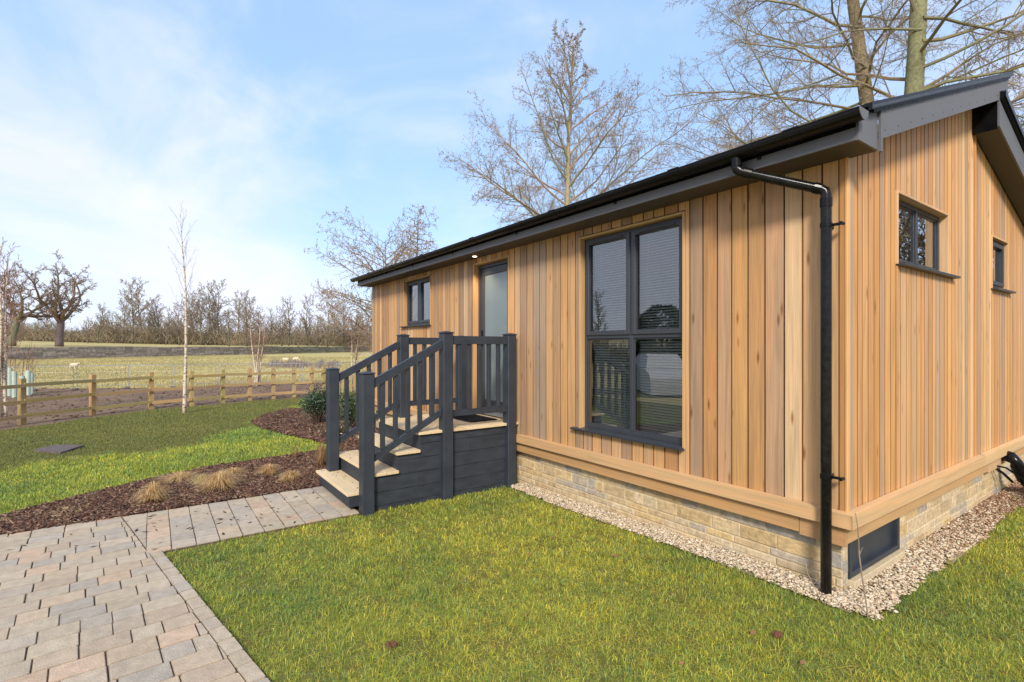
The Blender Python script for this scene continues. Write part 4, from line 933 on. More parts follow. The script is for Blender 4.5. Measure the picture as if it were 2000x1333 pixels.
def shrub(px, t, hgt, rad, n, cols, label, group=None, name='evergreen_shrub', leaf=.05):
    x, y = at(px, t); root = thing(name, (x, y, 0), label, 'shrub', group); m_ = MB(); stem = MB(); tips = []
    for i in range(26):
        a = rnd.uniform(0, 6.28); o = rad*rnd.uniform(.15, .95); hh = hgt*rnd.uniform(.55, 1.0)*(1-.35*o/rad); e = (x+math.cos(a)*o, y+math.sin(a)*o, hh)
        mid = (x+math.cos(a)*o*.55, y+math.sin(a)*o*.55, hh*.5); stem.tube([(x, y, 0), mid, e], [.012, .008, .004], 4, (.08, .06, .04)); tips.append((mid, e))
    for i in range(n):
        a_, e = rnd.choice(tips); k = rnd.random()**.6; p = [a_[j]+(e[j]-a_[j])*k+rnd.gauss(0, .06) for j in range(3)]; p[2] = max(p[2], .04)
        d = Vector((rnd.gauss(0, 1), rnd.gauss(0, 1), rnd.gauss(.5, .7))).normalized(); s_ = Vector((rnd.gauss(0, 1), rnd.gauss(0, 1), rnd.gauss(0, 1))).cross(d).normalized(); l = leaf*rnd.uniform(.6, 1.2); P = Vector(p); c = rnd.choice(cols); q = rnd.uniform(.7, 1.3)
        m_.add([tuple(P), tuple(P+d*l*.5+s_*l*.22), tuple(P+d*l), tuple(P+d*l*.5-s_*l*.22)], [(0, 1, 2, 3)], (c[0]*q, c[1]*q, c[2]*q))
    stem.build('stem', M['twig'], root); m_.build('foliage', M['leaf'], root); return root
GR = [(.035, .070, .035), (.055, .10, .045), (.025, .05, .03), (.09, .14, .07)]
shrub(622, 11.6, 1.0, .42, 4200, GR, 'dark evergreen shrub left of the front newel post', 'evergreen shrubs in the bark bed')
shrub(682, 10.9, .95, .42, 3400, [(.05, .09, .03), (.09, .13, .05), (.03, .06, .03)], 'dark evergreen shrub seen through the stair balusters', 'evergreen shrubs in the bark bed')
shrub(655, 10.0, .32, .35, 700, [(.16, .12, .07), (.10, .12, .05), (.22, .17, .10)], 'low brownish dying shrub in the bark bed before the evergreens', name='low_shrub')
pl_ = MB()
for i in range(160):
    a = rnd.uniform(0, 6.28); b0 = (.24+rnd.gauss(0, .09), 4.25+rnd.gauss(0, .25), .02+abs(rnd.gauss(0, .10))); d = Vector((math.cos(a), math.sin(a), rnd.uniform(.1, 1))).normalized(); s_ = d.cross(Vector((0, 0, 1))).normalized(); l = rnd.uniform(.04, .10); P = Vector(b0); q = rnd.uniform(.7, 1.3); c = rnd.choice([(.22, .28, .04), (.10, .16, .04), (.06, .05, .03), (.12, .07, .05)])
    pl_.add([tuple(P), tuple(P+d*l*.5+s_*l*.2), tuple(P+d*l), tuple(P+d*l*.5-s_*l*.2)], [(0, 1, 2, 3)], tuple(v*q for v in c))
for i in range(9):
    pl_.tube([(.15+rnd.uniform(0, .2), 4.0+rnd.uniform(0, .5), 0), (.15+rnd.uniform(-.05, .2), 4.0+rnd.uniform(0, .5), .3+rnd.uniform(0, .2))], [.006, .003], 4, (.12, .13, .04))
tag(pl_.build('garden_plant', M['leaf']), 'scrubby green plant growing beside the black drain pipe', 'plant')
def stick(pts, r0, label, c=(.22, .17, .12), sub=()):
    m_ = MB(); m_.tube(pts, [r0*(1-.6*i/(len(pts)-1)) for i in range(len(pts))], 6, c)
    for s_ in sub: m_.tube(s_, [r0*.5, r0*.25], 5, c)
    tag(m_.build('bare_twig', M['bark']), label, 'twig')
stick([(.145, -.13, .05), (.12, -.105, .16), (.085, -.07, .30), (.065, -.055, .42), (.058, -.045, .50), (.05, -.04, .60), (.035, -.035, .68)], .006, 'thin bare stem standing in the gravel against the corner skirting', sub=[[(.065, -.055, .42), (.08, -.04, .47)]])
stick([(-.10, -.16, .055), (-.17, -.13, .12), (-.235, -.10, .20), (-.27, -.06, .27)], .004, 'short pale twig leaning beside the foot of the downpipe', (.34, .26, .16))
gx, gy = G(290, 1078)
m_ = MB()
gx, gy = G(764, 1257)
def molehill(px, py, lab):
    x, y = G(px, py, .02); m_ = MB()
    for i in range(60): m_.ball((x+max(-.025, min(.025, rnd.gauss(0, .014))), y+max(-.03, min(.03, rnd.gauss(0, .018))), .012+float(rise(x, y))+rnd.uniform(0, .012)), rnd.uniform(.003, .007), (.15*rnd.uniform(.7, 1.3), .065, .04), 5, 4, .3)
    tag(m_.build('dead_leaf_patch', M['bark_chip']), lab, 'debris')
molehill(764, 1258, 'small reddish brown crumb of earth in the lawn, left one'); molehill(1520, 1257, 'small reddish brown crumb of earth in the lawn, below the window')
# manhole cover
m_ = MB(); P = [G(66, 881), G(110, 871), G(163, 872), G(118, 886.5)]; P = [P[0], P[3], P[2], P[1]]
m_.fix = True; m_.prism([(a, b, -.03) for a, b in P], (0, 0, .052)); mh = m_.build('inspection_cover', M['lid']); tag(mh, 'square dark inspection cover set in the lawn beyond the path', 'manhole cover')

# ------------------------------------------------------------------ trees
class TB:
    """bare tree: trunk mesh and crown mesh"""
    def __init__(s, seed): s.tr = MB(); s.cr = MB(); s.r = random.Random(seed)
def grow(T, p, d, L, r, lvl, P, side=None):
    R = T.r; n = P['seg'][lvl]; pts = [tuple(p)]; rad = [r]; q = Vector(p); d = Vector(d).normalized(); dirs = [d.copy()]; tip = P['tip'][lvl]; wob = P['wob'][lvl]; up = P['up'][lvl]
    for i in range(n):
        d = (d+Vector((R.gauss(0, wob), R.gauss(0, wob), R.gauss(0, wob)+up))).normalized(); q = q+d*(L/n); pts.append(tuple(q)); rad.append(r*(1-(1-tip)*(i+1)/n)); dirs.append(d.copy())
    k = P['sides'][lvl]; c = P['col'][lvl]; c = tuple(v*R.uniform(.85, 1.15) for v in c)
    if 'top' in P and lvl == 0: pass
    (T.tr if lvl == 0 else T.cr).tube(pts, rad, k, c, cap=(lvl == 0))
    if lvl+1 >= len(P['n']):
        if P.get('bud') and R.random() < P['bud']:
            b = pts[-1]; s_ = P['buds']*R.uniform(.6, 1.4); cc_ = P['budc']; 
            T.cr.add([(b[0]-s_, b[1], b[2]), (b[0]+s_, b[1], b[2]), (b[0], b[1]-s_, b[2]), (b[0], b[1]+s_, b[2]), (b[0], b[1], b[2]-s_*1.7), (b[0], b[1], b[2]+s_)], [(0, 2, 5), (2, 1, 5), (1, 3, 5), (3, 0, 5), (2, 0, 4), (1, 2, 4), (3, 1, 4), (0, 3, 4)], cc_)
        return
    m = P['n'][lvl+1]; m = max(1, int(round(m*R.uniform(.8, 1.2)*(min(1, max(.22, L/(P['H']*P['len'][1]))) if lvl == 1 else 1)))) if lvl else m
    st = P['start'][lvl+1]; az = R.uniform(0, 6.28)
    for i in range(m):
        f = st+(1-st)*((i+R.random()*.8)/m); f = min(f, .985); j = f*n; a = int(j); u = j-a; b = Vector(pts[a]).lerp(Vector(pts[a+1]), u); bd_ = dirs[min(a+1, n)]
        az += 2.4+R.uniform(-.5, .5); x_ = bd_.orthogonal().normalized(); y_ = bd_.cross(x_); ang = R_(P['ang'][lvl+1]*R.uniform(.75, 1.25)); 
        if lvl == 0: ang *= P.get('angtop', lambda f: 1)(f)
        nd = bd_*math.cos(ang)+(x_*math.cos(az)+y_*math.sin(az))*math.sin(ang)
        sh = P['shape'](f) if lvl == 0 else (1-.45*f)
        ln = (P['len'][lvl+1]*(L if lvl else P['H']))*sh*R.uniform(.75, 1.2); rr_ = min(r*(1-(1-tip)*f)*.75, r*P['rad'][lvl+1]*(.55+.45*sh))
        grow(T, b, nd, ln, max(rr_, P['rmin']), lvl+1, P)
def tree(name, loc, P, seed, label, cat='tree', group=None, trunkmat='bark'):
    T = TB(seed); P = dict(P); R = T.r
    for (d, L, r, off) in P.get('stems', [((0, 0, 1), P['H'], P['r'], (0, 0))]):
        grow(T, (off[0], off[1], -.1), d, L, r, 0, P)
    for (z, d, L, r_) in P.get('extra', []):
        (sd_, sL, sr, off) = P['stems'][0]; sdv = Vector(sd_).normalized(); k = z/sdv.z
        grow(T, Vector((off[0], off[1], 0))+sdv*k, d, L, r_, 1, P)
    o = thing(name, (0, 0, 0), label, cat, group)
    T.tr.build('trunk', M[trunkmat], o, smooth=True); T.cr.build('crown', M['twig'], o)
    o.location = loc; return o
BK = (.28, .24, .15); BR = (.30, .245, .165); TW = (.27, .22, .17)
ALDER = dict(H=17.2, r=.24, n=[1, 40, 17, 12, 8], seg=[14, 8, 5, 3, 2], tip=[.10, .22, .3, .5, .6], wob=[.014, .09, .12, .16, .2], up=[.02, .035, .02, .01, .0], sides=[10, 6, 4, 3, 3],
    start=[0, .36, .18, .12, .1], ang=[0, 60, 45, 48, 50], len=[1, .385, .38, .36, .36], rad=[1, .26, .36, .40, .5], rmin=.0038, col=[BK, BR, BR, TW, TW], angtop=lambda f: 1.25-.75*f,
    shape=lambda f: 1.0-.86*max(0, (f-.40)/.60)**1.05, bud=.16, buds=.022, budc=(.21, .165, .135))
x, y = at(1103, 25); tree('alder_tree', (x, y, 0), ALDER, 21, 'tall bare alder rising behind the middle of the roof with brown catkins')
BIG = dict(ALDER, H=19, r=.31, n=[1, 30, 17, 12, 9], start=[0, .18, .2, .12, .1], len=[1, .39, .38, .33, .33], wob=[.006, .13, .15, .18, .2], up=[.02, .02, .02, .0, -.01], rmin=.0034, buds=.012, tip=[.3, .2, .3, .5, .6],
    ang=[0, 80, 48, 48, 50], rad=[1, .17, .40, .42, .5], col=[(.24, .20, .115), (.25, .21, .125), (.26, .215, .14), TW, TW], shape=lambda f: 1.0-.5*f, stems=[((-.06, .0, 1), 19, .28, (0, 0))])
LF = lambda f, u: (-RT[0]+FW[0]*f, -RT[1]+FW[1]*f, u)
RTD = lambda f, u: (RT[0]+FW[0]*f, RT[1]+FW[1]*f, u)
x, y = at(1778, 15.0); tree('alder_tree', (x, y, 0), dict(BIG, extra=[(11.2, LF(.1, .12), 5.6, .054), (10.0, LF(-.3, .1), 5.4, .040), (9.5, LF(.3, -.02), 5.8, .046), (8.7, LF(-.1, .15), 6.2, .046), (8.2, LF(.35, .0), 5.5, .040), (7.6, LF(-.25, .1), 6.3, .040), (7.2, LF(.1, .05), 6.0, .040), (12.4, LF(.2, .1), 5.2, .040)], stems=[((-.074, -.105, 1), 19, .29, (0, 0))]), 5, 'mossy bare alder with the slimmer left trunk above the gable roof', group='pair of mossy alders behind the lodge')
x, y = at(1746, 13.0); tree('alder_tree', (x, y, 0), dict(BIG, extra=[(9.6, RTD(.2, .3), 4.8, .054), (8.9, RTD(-.2, .35), 4.6, .046), (8.3, RTD(.3, .4), 5.0, .046), (10.2, RTD(.0, .2), 4.5, .046), (7.6, RTD(.1, .25), 4.5, .040), (9.9, LF(.5, .3), 4.0, .040), (6.8, RTD(.5, .2), 4.5, .040)], stems=[((.042, .06, 1), 19, .31, (0, 0))]), 13, 'mossy bare alder with the thicker right trunk above the gable roof', group='pair of mossy alders behind the lodge')
LARCH = dict(H=10.2, r=.15, n=[1, 72, 24, 7], seg=[12, 7, 3, 2], tip=[.08, .2, .4, .6], wob=[.02, .06, .12, .2], up=[.02, .05, -.03, 0], sides=[8, 5, 3, 3], start=[0, .14, .1, .2], ang=[0, 82, 55, 50], len=[1, .30, .26, .3], rad=[1, .28, .4, .5], rmin=.007,
    col=[(.20, .165, .13), (.23, .17, .12), (.26, .19, .13), (.26, .19, .13)], shape=lambda f: 1.15-.98*f, bud=.5, buds=.018, budc=(.22, .16, .11))
x, y = at(808, 30); tree('larch_tree', (x, y, 0), LARCH, 4, 'leafless larch with a narrow pointed top above the far end of the roof')
x, y = at(752, 24); tree('larch_tree', (x, y, 0), dict(LARCH, H=7.0, n=[1, 52, 30, 7], r=.13, len=[1, .60, .24, .3], up=[.02, -.01, -.05, 0], shape=lambda f: 1.0-.35*f, ang=[0, 62, 50, 50]), 9, 'spreading leafless larch with drooping limbs at the far corner of the lodge')
OAKC = (.20, .155, .115)
def oak(px, t, base, seed, label, lean):
    P = dict(H=13.2, r=.62, n=[1, 6, 10, 9, 8, 6], seg=[5, 10, 7, 5, 3, 2], tip=[.75, .14, .2, .3, .5, .6], wob=[.07, .20, .26, .28, .3, .3], up=[.03, .07, .03, .01, 0, 0], sides=[10, 7, 5, 4, 3, 3], start=[0, .80, .22, .2, .15, .1], ang=[0, 62, 50, 48, 48, 50],
        len=[1, .60, .44, .40, .38, .38], rad=[1, .50, .42, .42, .5, .5], rmin=.017, col=[(.17, .14, .11), OAKC, (.20, .15, .11), (.22, .165, .12), (.22, .165, .12), (.22, .165, .12)], shape=lambda f: 1.0, stems=[((lean, .0, 1), 4.6, .55, (0, 0))])
    x, y = at(px, t); return tree('oak_tree', (x, y, base), P, seed, label)
oak(116, 76, 1.75, 31, 'gnarled old bare oak with a forked trunk beyond the stone wall', .05); oak(22, 72, 1.75, 12, 'gnarled bare oak at the left edge of the view beyond the wall', -.05)
# slender birches
WB_ = (.62, .55, .45)
BIRCH = dict(H=5.4, r=.050, n=[1, 26, 5, 3], seg=[16, 6, 3, 2], tip=[.10, .3, .5, .6], wob=[.016, .05, .08, .15], up=[.03, .03, .02, 0], sides=[8, 4, 3, 3], start=[0, .30, .2, .2], ang=[0, 26, 28, 30], len=[1, .15, .30, .4], rad=[1, .085, .5, .6], rmin=.0016,
    col=[WB_, (.22, .13, .10), (.20, .12, .10), (.20, .12, .10)], shape=lambda f: .55+.6*math.sin(math.pi*min(1, f*1.02)))
m, t_, b_, _o = new_mat('birch_bark'); setp(b_, .7, .3)
tcn = t_.nodes.new('ShaderNodeTexCoord'); mpn = t_.nodes.new('ShaderNodeMapping'); mpn.inputs['Scale'].default_value = (8, 8, 22); nn = t_.nodes.new('ShaderNodeTexNoise'); nn.inputs['Scale'].default_value = 1.5; cr = t_.nodes.new('ShaderNodeValToRGB')
cr.color_ramp.elements[0].position = .36; cr.color_ramp.elements[0].color = (.10, .07, .05, 1); cr.color_ramp.elements[1].position = .46; cr.color_ramp.elements[1].color = (.60, .50, .38, 1)
for a, b2_ in ((tcn.outputs['Object'], mpn.inputs[0]), (mpn.outputs[0], nn.inputs['Vector']), (nn.outputs['Fac'], cr.inputs[0]), (cr.outputs[0], b_.inputs['Base Color'])): t_.links.new(a, b2_)
M['birch'] = m
x, y = G(360, 806); tree('birch_tree', (x, y, 0), BIRCH, 3, 'slender young silver birch standing alone on the lawn by the rail fence', trunkmat='birch')
def multi(px, py, H, seed, label, n, r=.05):
    x, y = G(px, py); rr_ = random.Random(seed); st = [((rr_.uniform(-.13, .13), rr_.uniform(-.13, .13), 1), H*rr_.uniform(.8, 1), r, (rr_.uniform(-.12, .12), rr_.uniform(-.12, .12))) for _ in range(n)]
    return tree('birch_tree', (x, y, 0), dict(BIRCH, H=H, stems=st, n=[1, 16, 5, 3], len=[1, .17, .34, .4], rmin=.005, col=[WB_, (.30, .17, .12), (.28, .16, .12), (.28, .16, .12)]), seed, label, trunkmat='birch')
multi(500, 752, 3.6, 2, 'multi stemmed pale birch standing in the field behind the rail fence', 4); multi(690, 746, 4.2, 8, 'thin multi stemmed birch near the far end of the lodge', 3, .045)
multi(4, 813, 4.6, 6, 'white stemmed birch clump behind the fence at the left edge', 5, .045)
m_ = MB()
for i in range(9):
    x, y = at(rnd.uniform(-30, 62), rnd.uniform(17.5, 19.5)); z1 = rnd.uniform(.75, 1.05); dx = rnd.uniform(-.05, .05); g_ = thing('tree_guard', (x, y, 0), '', 'tree guard', 'green tree guards in the new hedge planting')
    g_['label'] = ['first', 'second', 'third', 'fourth', 'fifth', 'sixth', 'seventh', 'eighth', 'ninth'][i]+' pale green tree guard in the cluster behind the left end of the fence'
    t1 = MB(); t1.tube([(x, y, -.05), (x+dx, y, z1)], .075, 10); t1.build('guard_tube', M['tube'], g_)
    t1 = MB(); t1.tube([(x, y, .2), (x+dx, y+.02, z1+.3), (x+dx*3, y+.1, z1+1.1)], [.015, .01, .004], 5, (.20, .12, .10))
    for k in range(6): a = rnd.uniform(0, 6.28); zz = z1+rnd.uniform(0, .8); t1.tube([(x+dx*2, y+.05, zz), (x+dx*2+.2*math.cos(a), y+.05+.2*math.sin(a), zz+.35)], [.006, .003], 3, (.22, .13, .10))
    t1.build('sapling', M['twig'], g_)
# trees beyond the wall
ORD = ['first', 'second', 'third', 'fourth', 'fifth', 'sixth', 'seventh', 'eighth', 'ninth', 'tenth', 'eleventh', 'twelfth', 'thirteenth', 'fourteenth', 'fifteenth', 'sixteenth', 'seventeenth', 'eighteenth', 'nineteenth', 'twentieth',
       'twenty-first', 'twenty-second', 'twenty-third', 'twenty-fourth', 'twenty-fifth', 'twenty-sixth', 'twenty-seventh', 'twenty-eighth', 'twenty-ninth', 'thirtieth', 'thirty-first', 'thirty-second', 'thirty-third', 'thirty-fourth', 'thirty-fifth', 'thirty-sixth', 'thirty-seventh', 'thirty-eighth', 'thirty-ninth', 'fortieth', 'forty-first', 'forty-second', 'forty-third', 'forty-fourth', 'forty-fifth', 'forty-sixth', 'forty-seventh', 'forty-eighth']
FC = (.24, .195, .145)
FAR = dict(H=14, r=.26, n=[1, 24, 11, 8, 5], seg=[8, 6, 4, 3, 2], tip=[.12, .25, .4, .5, .6], wob=[.06, .12, .15, .2, .2], up=[.03, .09, .05, .03, 0], sides=[6, 4, 3, 3, 3], start=[0, .18, .2, .2, .1], ang=[0, 44, 38, 38, 40], len=[1, .36, .38, .42, .45], rad=[1, .42, .5, .5, .6], rmin=.024,
    col=[(.16, .13, .095), (.19, .15, .11), FC, FC, FC], shape=lambda f: 1.0-.5*f)
protos = [tree('bare_tree', (0, 0, 0), dict(FAR, H=13+i, ang=[0, 36+i*5, 38, 38, 40], len=[1, .30+.025*i, .38, .42, .45], start=[0, .10+.05*(i % 3), .2, .2, .1]), 100+i, 'x', group='bare trees beyond the stone wall') for i in range(5)]
spots = []
R = random.Random(5); px = -20
while px < 738 and len(spots) < 48:
    big = 160 < px
    spots.append((px, R.uniform(112, 150) if px < 460 else R.uniform(120, 165))); px += R.uniform(9, 21)
for i, (px, t) in enumerate(spots):
    o = protos[i] if i < 5 else copy_tree(protos[R.randrange(5)])
    x, y = at(px, t); s_ = wall_s(x, y); 
    if s_ < 3: 
        while wall_s(x, y) < 4: t += 3; x, y = at(px, t)
        s_ = wall_s(x, y)
    topy = np.interp(px, [0, 150, 200, 270, 330, 400, 450, 520, 560, 620, 680, 730], [620, 618, 608, 565, 592, 570, 590, 596, 590, 598, 600, 612])+R.uniform(-14, 26)
    Hn = (677-topy)*t/991+CAM[2]-far_h(s_); sc = Hn/float(protos[i % 5].children[0].dimensions.z+.1) if False else Hn/14.5
    o.location = (x, y, far_h(s_)-.1); o.rotation_euler.z = R.uniform(0, 6.28); o.scale = (sc*1.05, sc*1.05, sc)
    o['label'] = ORD[i]+' bare tree from the left in the row beyond the stone wall'
# understory and far hedges as masses of twigs
def twigmass(name, spots_, label, cols, n, rmin=.03):
    m_ = MB(); R2 = random.Random(17)
    for i in range(n):
        px, t, w, h = R2.choice(spots_); x, y = at(px+R2.gauss(0, w), t+R2.gauss(0, 5)); s_ = wall_s(x, y)
        if s_ < 1.5: continue
        z = far_h(s_)-.1; a = R2.uniform(0, 6.28); sp = R2.uniform(.2, 1.0); hh = h*R2.uniform(.25, 1.0); k = R2.uniform(.7, 1.25); c = R2.choice(cols); c = tuple(v*k for v in c)
        hh *= .45+1.0*float(vn(px*.05, 3, 1))*float(.5+vn(px*.21, 9, 1)); z0 = z+hh*R2.uniform(0, .75); l = R2.uniform(.8, 2.0); m_.tube([(x, y, z0), (x+sp*math.cos(a)*l*.5, y+sp*math.sin(a)*l*.5, z0+l*.55), (x+sp*math.cos(a+.5)*l, y+sp*math.sin(a+.5)*l, z0+l*.8)], [.05, .035, .02], 3, c, False)
    return tag(m_.build(name, M['twig']), label, 'woodland', kind='stuff')
sp_ = [(px, 168 if px > 480 else 135, 16, (4.6 if px < 180 else 6.0) if px < 480 else 8.5) for px in range(-40, 745, 14)]
random.seed(1)
twigmass('distant_wood', sp_, 'brown tangled undergrowth filling the row of bare trees beyond the wall', [(.28, .215, .145), (.23, .19, .12), (.31, .22, .15), (.20, .18, .115)], 34000)
sp2 = [(px, 230, 20, 7.5) for px in range(-60, 745, 20)]
twigmass('distant_hedge', sp2, 'solid dark band of far woodland on the horizon behind the bare trees', [(.22, .18, .13), (.18, .16, .12)], 16000)
# reflected surroundings behind the photographer
for i, (x, y, sc) in enumerate([(-25, -22.5, .42), (-29, -24, .48), (-34, -25, .5), (-47, -28, .75), (-58, -30, .8), (-18, -34, .6), (-70, -33, .8)]):
    o = copy_tree(protos[i % 5]); o.location = (x, y, -.1); o.scale = (sc, sc, sc); o.rotation_euler.z = i; o['label'] = ORD[i]+' bare tree across the lane behind the viewpoint'; o['group'] = 'bare trees reflected in the front windows'
for i, (x, y, sc) in enumerate([(5, 17, .8), (8, 22, .9), (3.5, 27, .9), (12, 27, 1), (7, 34, 1.1), (15, 20, .9), (6.5, 12.5, .55)]):
    o = copy_tree(protos[i % 5]); o.location = (x, y, -.1); o.scale = (sc, sc, sc); o.rotation_euler.z = i*2; o['label'] = ORD[i]+' bare tree beyond the gable end, outside the view'; o['group'] = 'bare trees reflected in the gable windows'
hb = MB(); R3 = random.Random(3)
for i in range(5000):
    u = R3.random(); x = -75+u*78; y = -27-9*u+R3.gauss(0, .5); h = R3.uniform(.3, 2.6)*(.5+.8*float(vn(x, 0, .5))); a = R3.uniform(0, 6.28); k = R3.uniform(.7, 1.2)
    hb.tube([(x, y, h*.3), (x+.3*math.cos(a), y+.3*math.sin(a), h*.6), (x+.6*math.cos(a), y+.6*math.sin(a), h)], [.05, .04, .02], 3, (.14*k, .12*k, .07*k), False)
tag(hb.build('lane_hedge', M['twig']), 'ragged brown hedge across the lane, mirrored in the front windows', 'hedge', kind='stuff')
def conifer(x, y, h, rad, label):
    root = thing('evergreen_tree', (x, y, 0), label, 'tree'); tr = MB(); tr.tube([(x, y, -.1), (x, y, h*.5)], [.18, .1], 8, (.1, .08, .06)); tr.build('trunk', M['bark'], root); m_ = MB()
    for i in range(5200):
        a = rnd.uniform(0, 6.28); z = h*rnd.uniform(.02, 1); q = rad*(.55+.9*float(vn(a*1.3+x, z*1.1, 1)))*math.sqrt(max(0, 1-((z/h-.35)/.68)**2))*rnd.uniform(.5, 1); P = Vector((x+q*math.cos(a), y+q*math.sin(a), z)); d = Vector((math.cos(a), math.sin(a), rnd.uniform(-.3, .6))).normalized(); s_ = d.cross(Vector((rnd.gauss(0, 1), rnd.gauss(0, 1), 1))).normalized(); k = rnd.uniform(.6, 1.3)
        m_.add([tuple(P-s_*.10), tuple(P+d*.3), tuple(P+s_*.10)], [(0, 1, 2)], (.03*k, .05*k, .025*k))
    m_.build('crown', M['leaf'], root)
def car(x, y, ang, label):  # unseen car shape, added and kept plain for a pale reflection in the glass
    root = thing('added_car_shape', (x, y, 0), label, 'car'); Rm = Matrix.Rotation(ang, 3, 'Z'); T_ = lambda u, v, w: tuple(Rm @ Vector((u, v, w))+Vector((x, y, 0)))
    white = mat_plain('pale_car_shape', (.66, .66, .64), .7, .3, .06, 3, .01, 8)
    def solid(prof, hw, hw2, nm, mt, par):
        m_ = MB(); m_.fix = True; n = len(prof); k = [hw if p[2] == 0 else hw2 for p in prof]
        vs = [T_(p[0], -k[i], p[1]) for i, p in enumerate(prof)]+[T_(p[0], k[i], p[1]) for i, p in enumerate(prof)]
        m_.add(vs, [tuple(range(n))[::-1], tuple(range(n, 2*n))]+[(i, (i+1) % n, n+(i+1) % n, n+i) for i in range(n)]); return m_.build(nm, mt, par)
    body = solid([(-2.0, .30, 0), (-2.05, .55, 0), (-1.98, .85, 0), (-1.85, .95, 0), (1.0, .93, 0), (1.75, .80, 0), (2.02, .62, 0), (2.08, .35, 0), (2.1, .04, 0), (-2.1, .04, 0)], .86, .86, 'car_shape_base', white, root)
    solid([(-1.86, .951, 0), (-1.62, 1.38, 1), (-1.35, 1.47, 1), (.15, 1.48, 1), (.42, 1.40, 1), (1.05, .935, 0)], .80, .60, 'car_shape_top', white, root)
car(-11.6, -12.4, R_(38), 'plain pale car shape added behind the viewpoint for its reflection in the tall window')
conifer(-21.5, -25, 4.6, 1.7, 'dark evergreen across the lane mirrored in the tall window')
conifer(4.2, 14.5, 2.6, 1.6, 'dark evergreen bush beyond the gable end mirrored in its windows')

# ------------------------------------------------------------------ far stone wall
m_ = MB(); L = (WB-WA).length+60; R = random.Random(2); u = -30
while u < L:
    l = R.uniform(.8, 1.8); n_ = 7; z = -.1; f = u/L
    top = 1.70+.06*math.sin(u*.35)+R.uniform(-.03, .03)
    while z < top:
        h = R.uniform(.18, .34); h = min(h, top-z+.001); p = WA+wd*u; q = WA+wd*(u+l*R.uniform(.97, 1.0)); o_ = R.uniform(0, .05)
        ivy = S01((u-38)/30); c = (.34, .29, .245) if R.random() < .6 else (.27, .235, .20); k = R.uniform(.75, 1.15)*(1-.45*float(ivy)*R.uniform(.6, 1.2)); 
        a, b_ = p-wn*(.25+o_), q-wn*(.25+o_)
        m_.add([(a.x, a.y, z), (b_.x, b_.y, z), (b_.x, b_.y, z+h), (a.x, a.y, z+h), (p.x+wn.x*.3, p.y+wn.y*.3, z), (q.x+wn.x*.3, q.y+wn.y*.3, z), (q.x+wn.x*.3, q.y+wn.y*.3, z+h), (p.x+wn.x*.3, p.y+wn.y*.3, z+h)],
               [(0, 1, 2, 3), (3, 2, 6, 7), (1, 5, 6, 2), (4, 0, 3, 7), (5, 4, 7, 6)], (c[0]*k, c[1]*k*(1+.1*float(ivy)), c[2]*k)); z += h
    u += l
tag(m_.build('stone_wall', M['wallstone']), 'long weathered grey stone wall across the far side of the field', 'wall')

# ------------------------------------------------------------------ post and rail fence
FP = [(-12.6, -8.7), (-13.65, -7.5)]+[G(*p) for p in ((43, 826), (181, 808), (295, 796), (374, 790), (435, 784), (488, 780), (534, 777), (574, 775), (609, 773), (632, 771))]
FE = thing('rail_fence', (FP[4][0], FP[4][1], 0), 'new pine post and three rail fence along the edge of the lawn', 'fence')
fc = lambda: tuple(v*rnd.uniform(.88, 1.1) for v in (.40, .29, .13))
for i, (x, y) in enumerate(FP):
    m_ = MB(); a = FP[max(0, i-1)]; b_ = FP[min(len(FP)-1, i+1)]; d = Vector((b_[0]-a[0], b_[1]-a[1])).normalized(); n_ = Vector((-d.y, d.x)); h = .055; zt = 1.03
    q = [Vector((x, y))+d*u*h+n_*v*h for u, v in ((-1, -1), (1, -1), (1, 1), (-1, 1))]; m_.fix = True; m_.prism([(p.x, p.y, -.1) for p in q], (0, 0, zt+.1), fc()); m_.build('post', M['fence'], FE)
for i in range(len(FP)-1):
    a, b_ = Vector(FP[i]), Vector(FP[i+1]); d = (b_-a).normalized(); n_ = Vector((d.y, -d.x)); n_ = n_ if n_.dot(Vector(CAM[:2])-a) > 0 else -n_
    for zc in (.86, .50, .15):
        m_ = MB(); m_.fix = True; j0, j1 = rnd.uniform(-.02, .02), rnd.uniform(-.02, .02); p0, p1 = a+n_*.058, b_+n_*.058
        m_.prism([(p0.x, p0.y, zc-.042+j0), (p1.x, p1.y, zc-.042+j1), (p1.x, p1.y, zc+.042+j1), (p0.x, p0.y, zc+.042+j0)], (n_.x*.035, n_.y*.035, 0), fc()); m_.build('rail', M['fence'], FE)
# picket fence by the far corner
PK = thing('picket_fence', (-18.4, 3.2, 0), 'short run of new pine picket fence beyond the far corner of the lodge', 'fence')
a, b_ = Vector((-18.1, 1.5)), Vector((-17.2, 5.6)); d = (b_-a).normalized()
for i in range(30):
    p = a+d*i*.145; m_ = MB(); m_.box((p.x-.012, p.y-.045, -.05), (p.x+.012, p.y+.045, 1.02+rnd.uniform(-.01, .01)), fc()); m_.build('picket', M['fence'], PK)
for z in (.25, .8):
    m_ = MB(); m_.fix = True; m_.prism([(a.x-.03, a.y, z), (b_.x-.03, b_.y, z), (b_.x-.03, b_.y, z+.07), (a.x-.03, a.y, z+.07)], (-.03, 0, 0), fc()); m_.build('rail', M['fence'], PK)
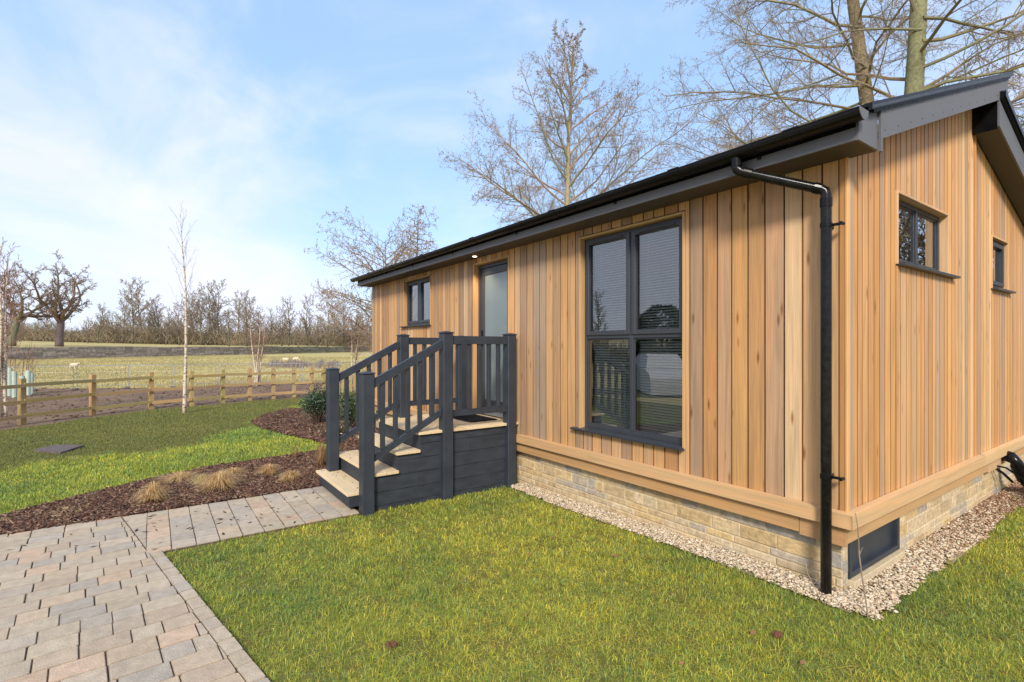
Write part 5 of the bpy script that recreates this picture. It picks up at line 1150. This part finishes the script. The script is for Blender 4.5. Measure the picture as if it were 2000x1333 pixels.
# ------------------------------------------------------------------ temporary mesh fence panels
HP = [at(-15, 20.4), at(66, 20.8), at(147, 21.2), at(248, 21.9), at(338, 22.3), at(424, 23.2), at(506, 23.8), at(588, 24.3), at(660, 25.5), at(730, 27)]
def heras(a, b_, label):
    a, b_ = Vector(a), Vector(b_); c = (a+b_)/2; o = thing('mesh_fence_panel', (c.x, c.y, 0), label, 'fence panel', 'temporary mesh fence panels across the field'); d = (b_-a); L = d.length; d.normalize(); H = .97
    m_ = MB(); p0, p1 = a+d*.06, b_-d*.06
    for p in (p0, p1): m_.tube([(p.x, p.y, .0), (p.x, p.y, H)], .014, 6)
    m_.tube([(p0.x, p0.y, H), (p1.x, p1.y, H)], .012, 5); m_.tube([(p0.x, p0.y, .12), (p1.x, p1.y, .12)], .010, 5); m_.build('frame', M['metal'], o)
    m_ = MB(); k = int(L/.16)
    for i in range(1, k): p = p0+(p1-p0)*i/k; m_.tube([(p.x, p.y, .12), (p.x, p.y, H)], .0022, 3)
    for z in (.4, .7, .95): m_.tube([(p0.x, p0.y, z), (p1.x, p1.y, z)], .0022, 3)
    m_.build('mesh', M['metal'], o); m_ = MB(); m_.box((b_.x-.16, b_.y-.09, -.05), (b_.x+.16, b_.y+.09, .03), (1,)*3, .02); m_.build('foot_block', M['lid'], o)
for i in range(len(HP)-1): heras(HP[i], HP[i+1], ORD[i]+' temporary mesh fence panel from the left behind the rail fence')
# dead weeds in the field
m_ = MB()
for i in range(3200):
    px = rnd.choice([rnd.gauss(560, 26), rnd.gauss(572, 18), rnd.uniform(618, 632), rnd.uniform(640, 662)]); t = 47+rnd.gauss(0, 2.2)-(px-560)*.01; x, y = at(px, t); h = rnd.uniform(.08, .50)*float(.35+1.1*vn(px*.09, t*.2, 1)); k = rnd.uniform(.6, 1.2); c = rnd.choice([(.27, .23, .20), (.34, .27, .21), (.20, .17, .155)])
    m_.tube([(x, y, -.06), (x+rnd.gauss(0, .1), y+rnd.gauss(0, .1), h)], [.018, .008], 3, tuple(v*k for v in c), False)
tag(m_.build('dead_weeds', M['twig']), 'grey patch of dead weeds in the field behind the fence', 'weeds', kind='stuff')
# ------------------------------------------------------------------ sheep
def sheep(px, t, ang, label, graze=True):
    x, y = at(px, t); o = thing('sheep', (x, y, -.05), label, 'sheep', 'sheep grazing in the field'); m_ = MB(); m_.ball((0, 0, .56), (.52, .25, .27), (1,)*3, 12, 8, .05); m_.ball((.42, 0, .62), (.22, .20, .22), (1,)*3, 10, 6, .05)
    hx, hz = (.72, .28) if graze else (.74, .82)
    m_.tube([(.42, 0, .66), (.60, 0, (.66+hz)/2), (hx, 0, hz), (hx+.14, 0, hz-.08)], [.15, .10, .085, .045], 8); 
    for s_ in (-1, 1): m_.tube([(hx-.04, s_*.05, hz+.06), (hx-.06, s_*.16, hz+.04)], [.03, .012], 5)
    for lx in (-.32, .30):
        for s_ in (-1, 1): m_.tube([(lx, s_*.13, .45), (lx-.02, s_*.13, .22), (lx, s_*.13, .0)], [.075, .035, .03], 6)
    b = m_.build('body', M['fleece'], o, smooth=True); b.matrix_parent_inverse = Matrix.Identity(4); o.rotation_euler.z = ang; o.scale = (.68,)*3; return o
for args in ((144, 39, .75, 'pale sheep standing alone in the field left of the birch', False), (559, 57, 4.0, 'grazing sheep, left of the two beyond the dead weeds', True), (577, 60, .9, 'grazing sheep, right of the two beyond the dead weeds', True)): sheep(*args)
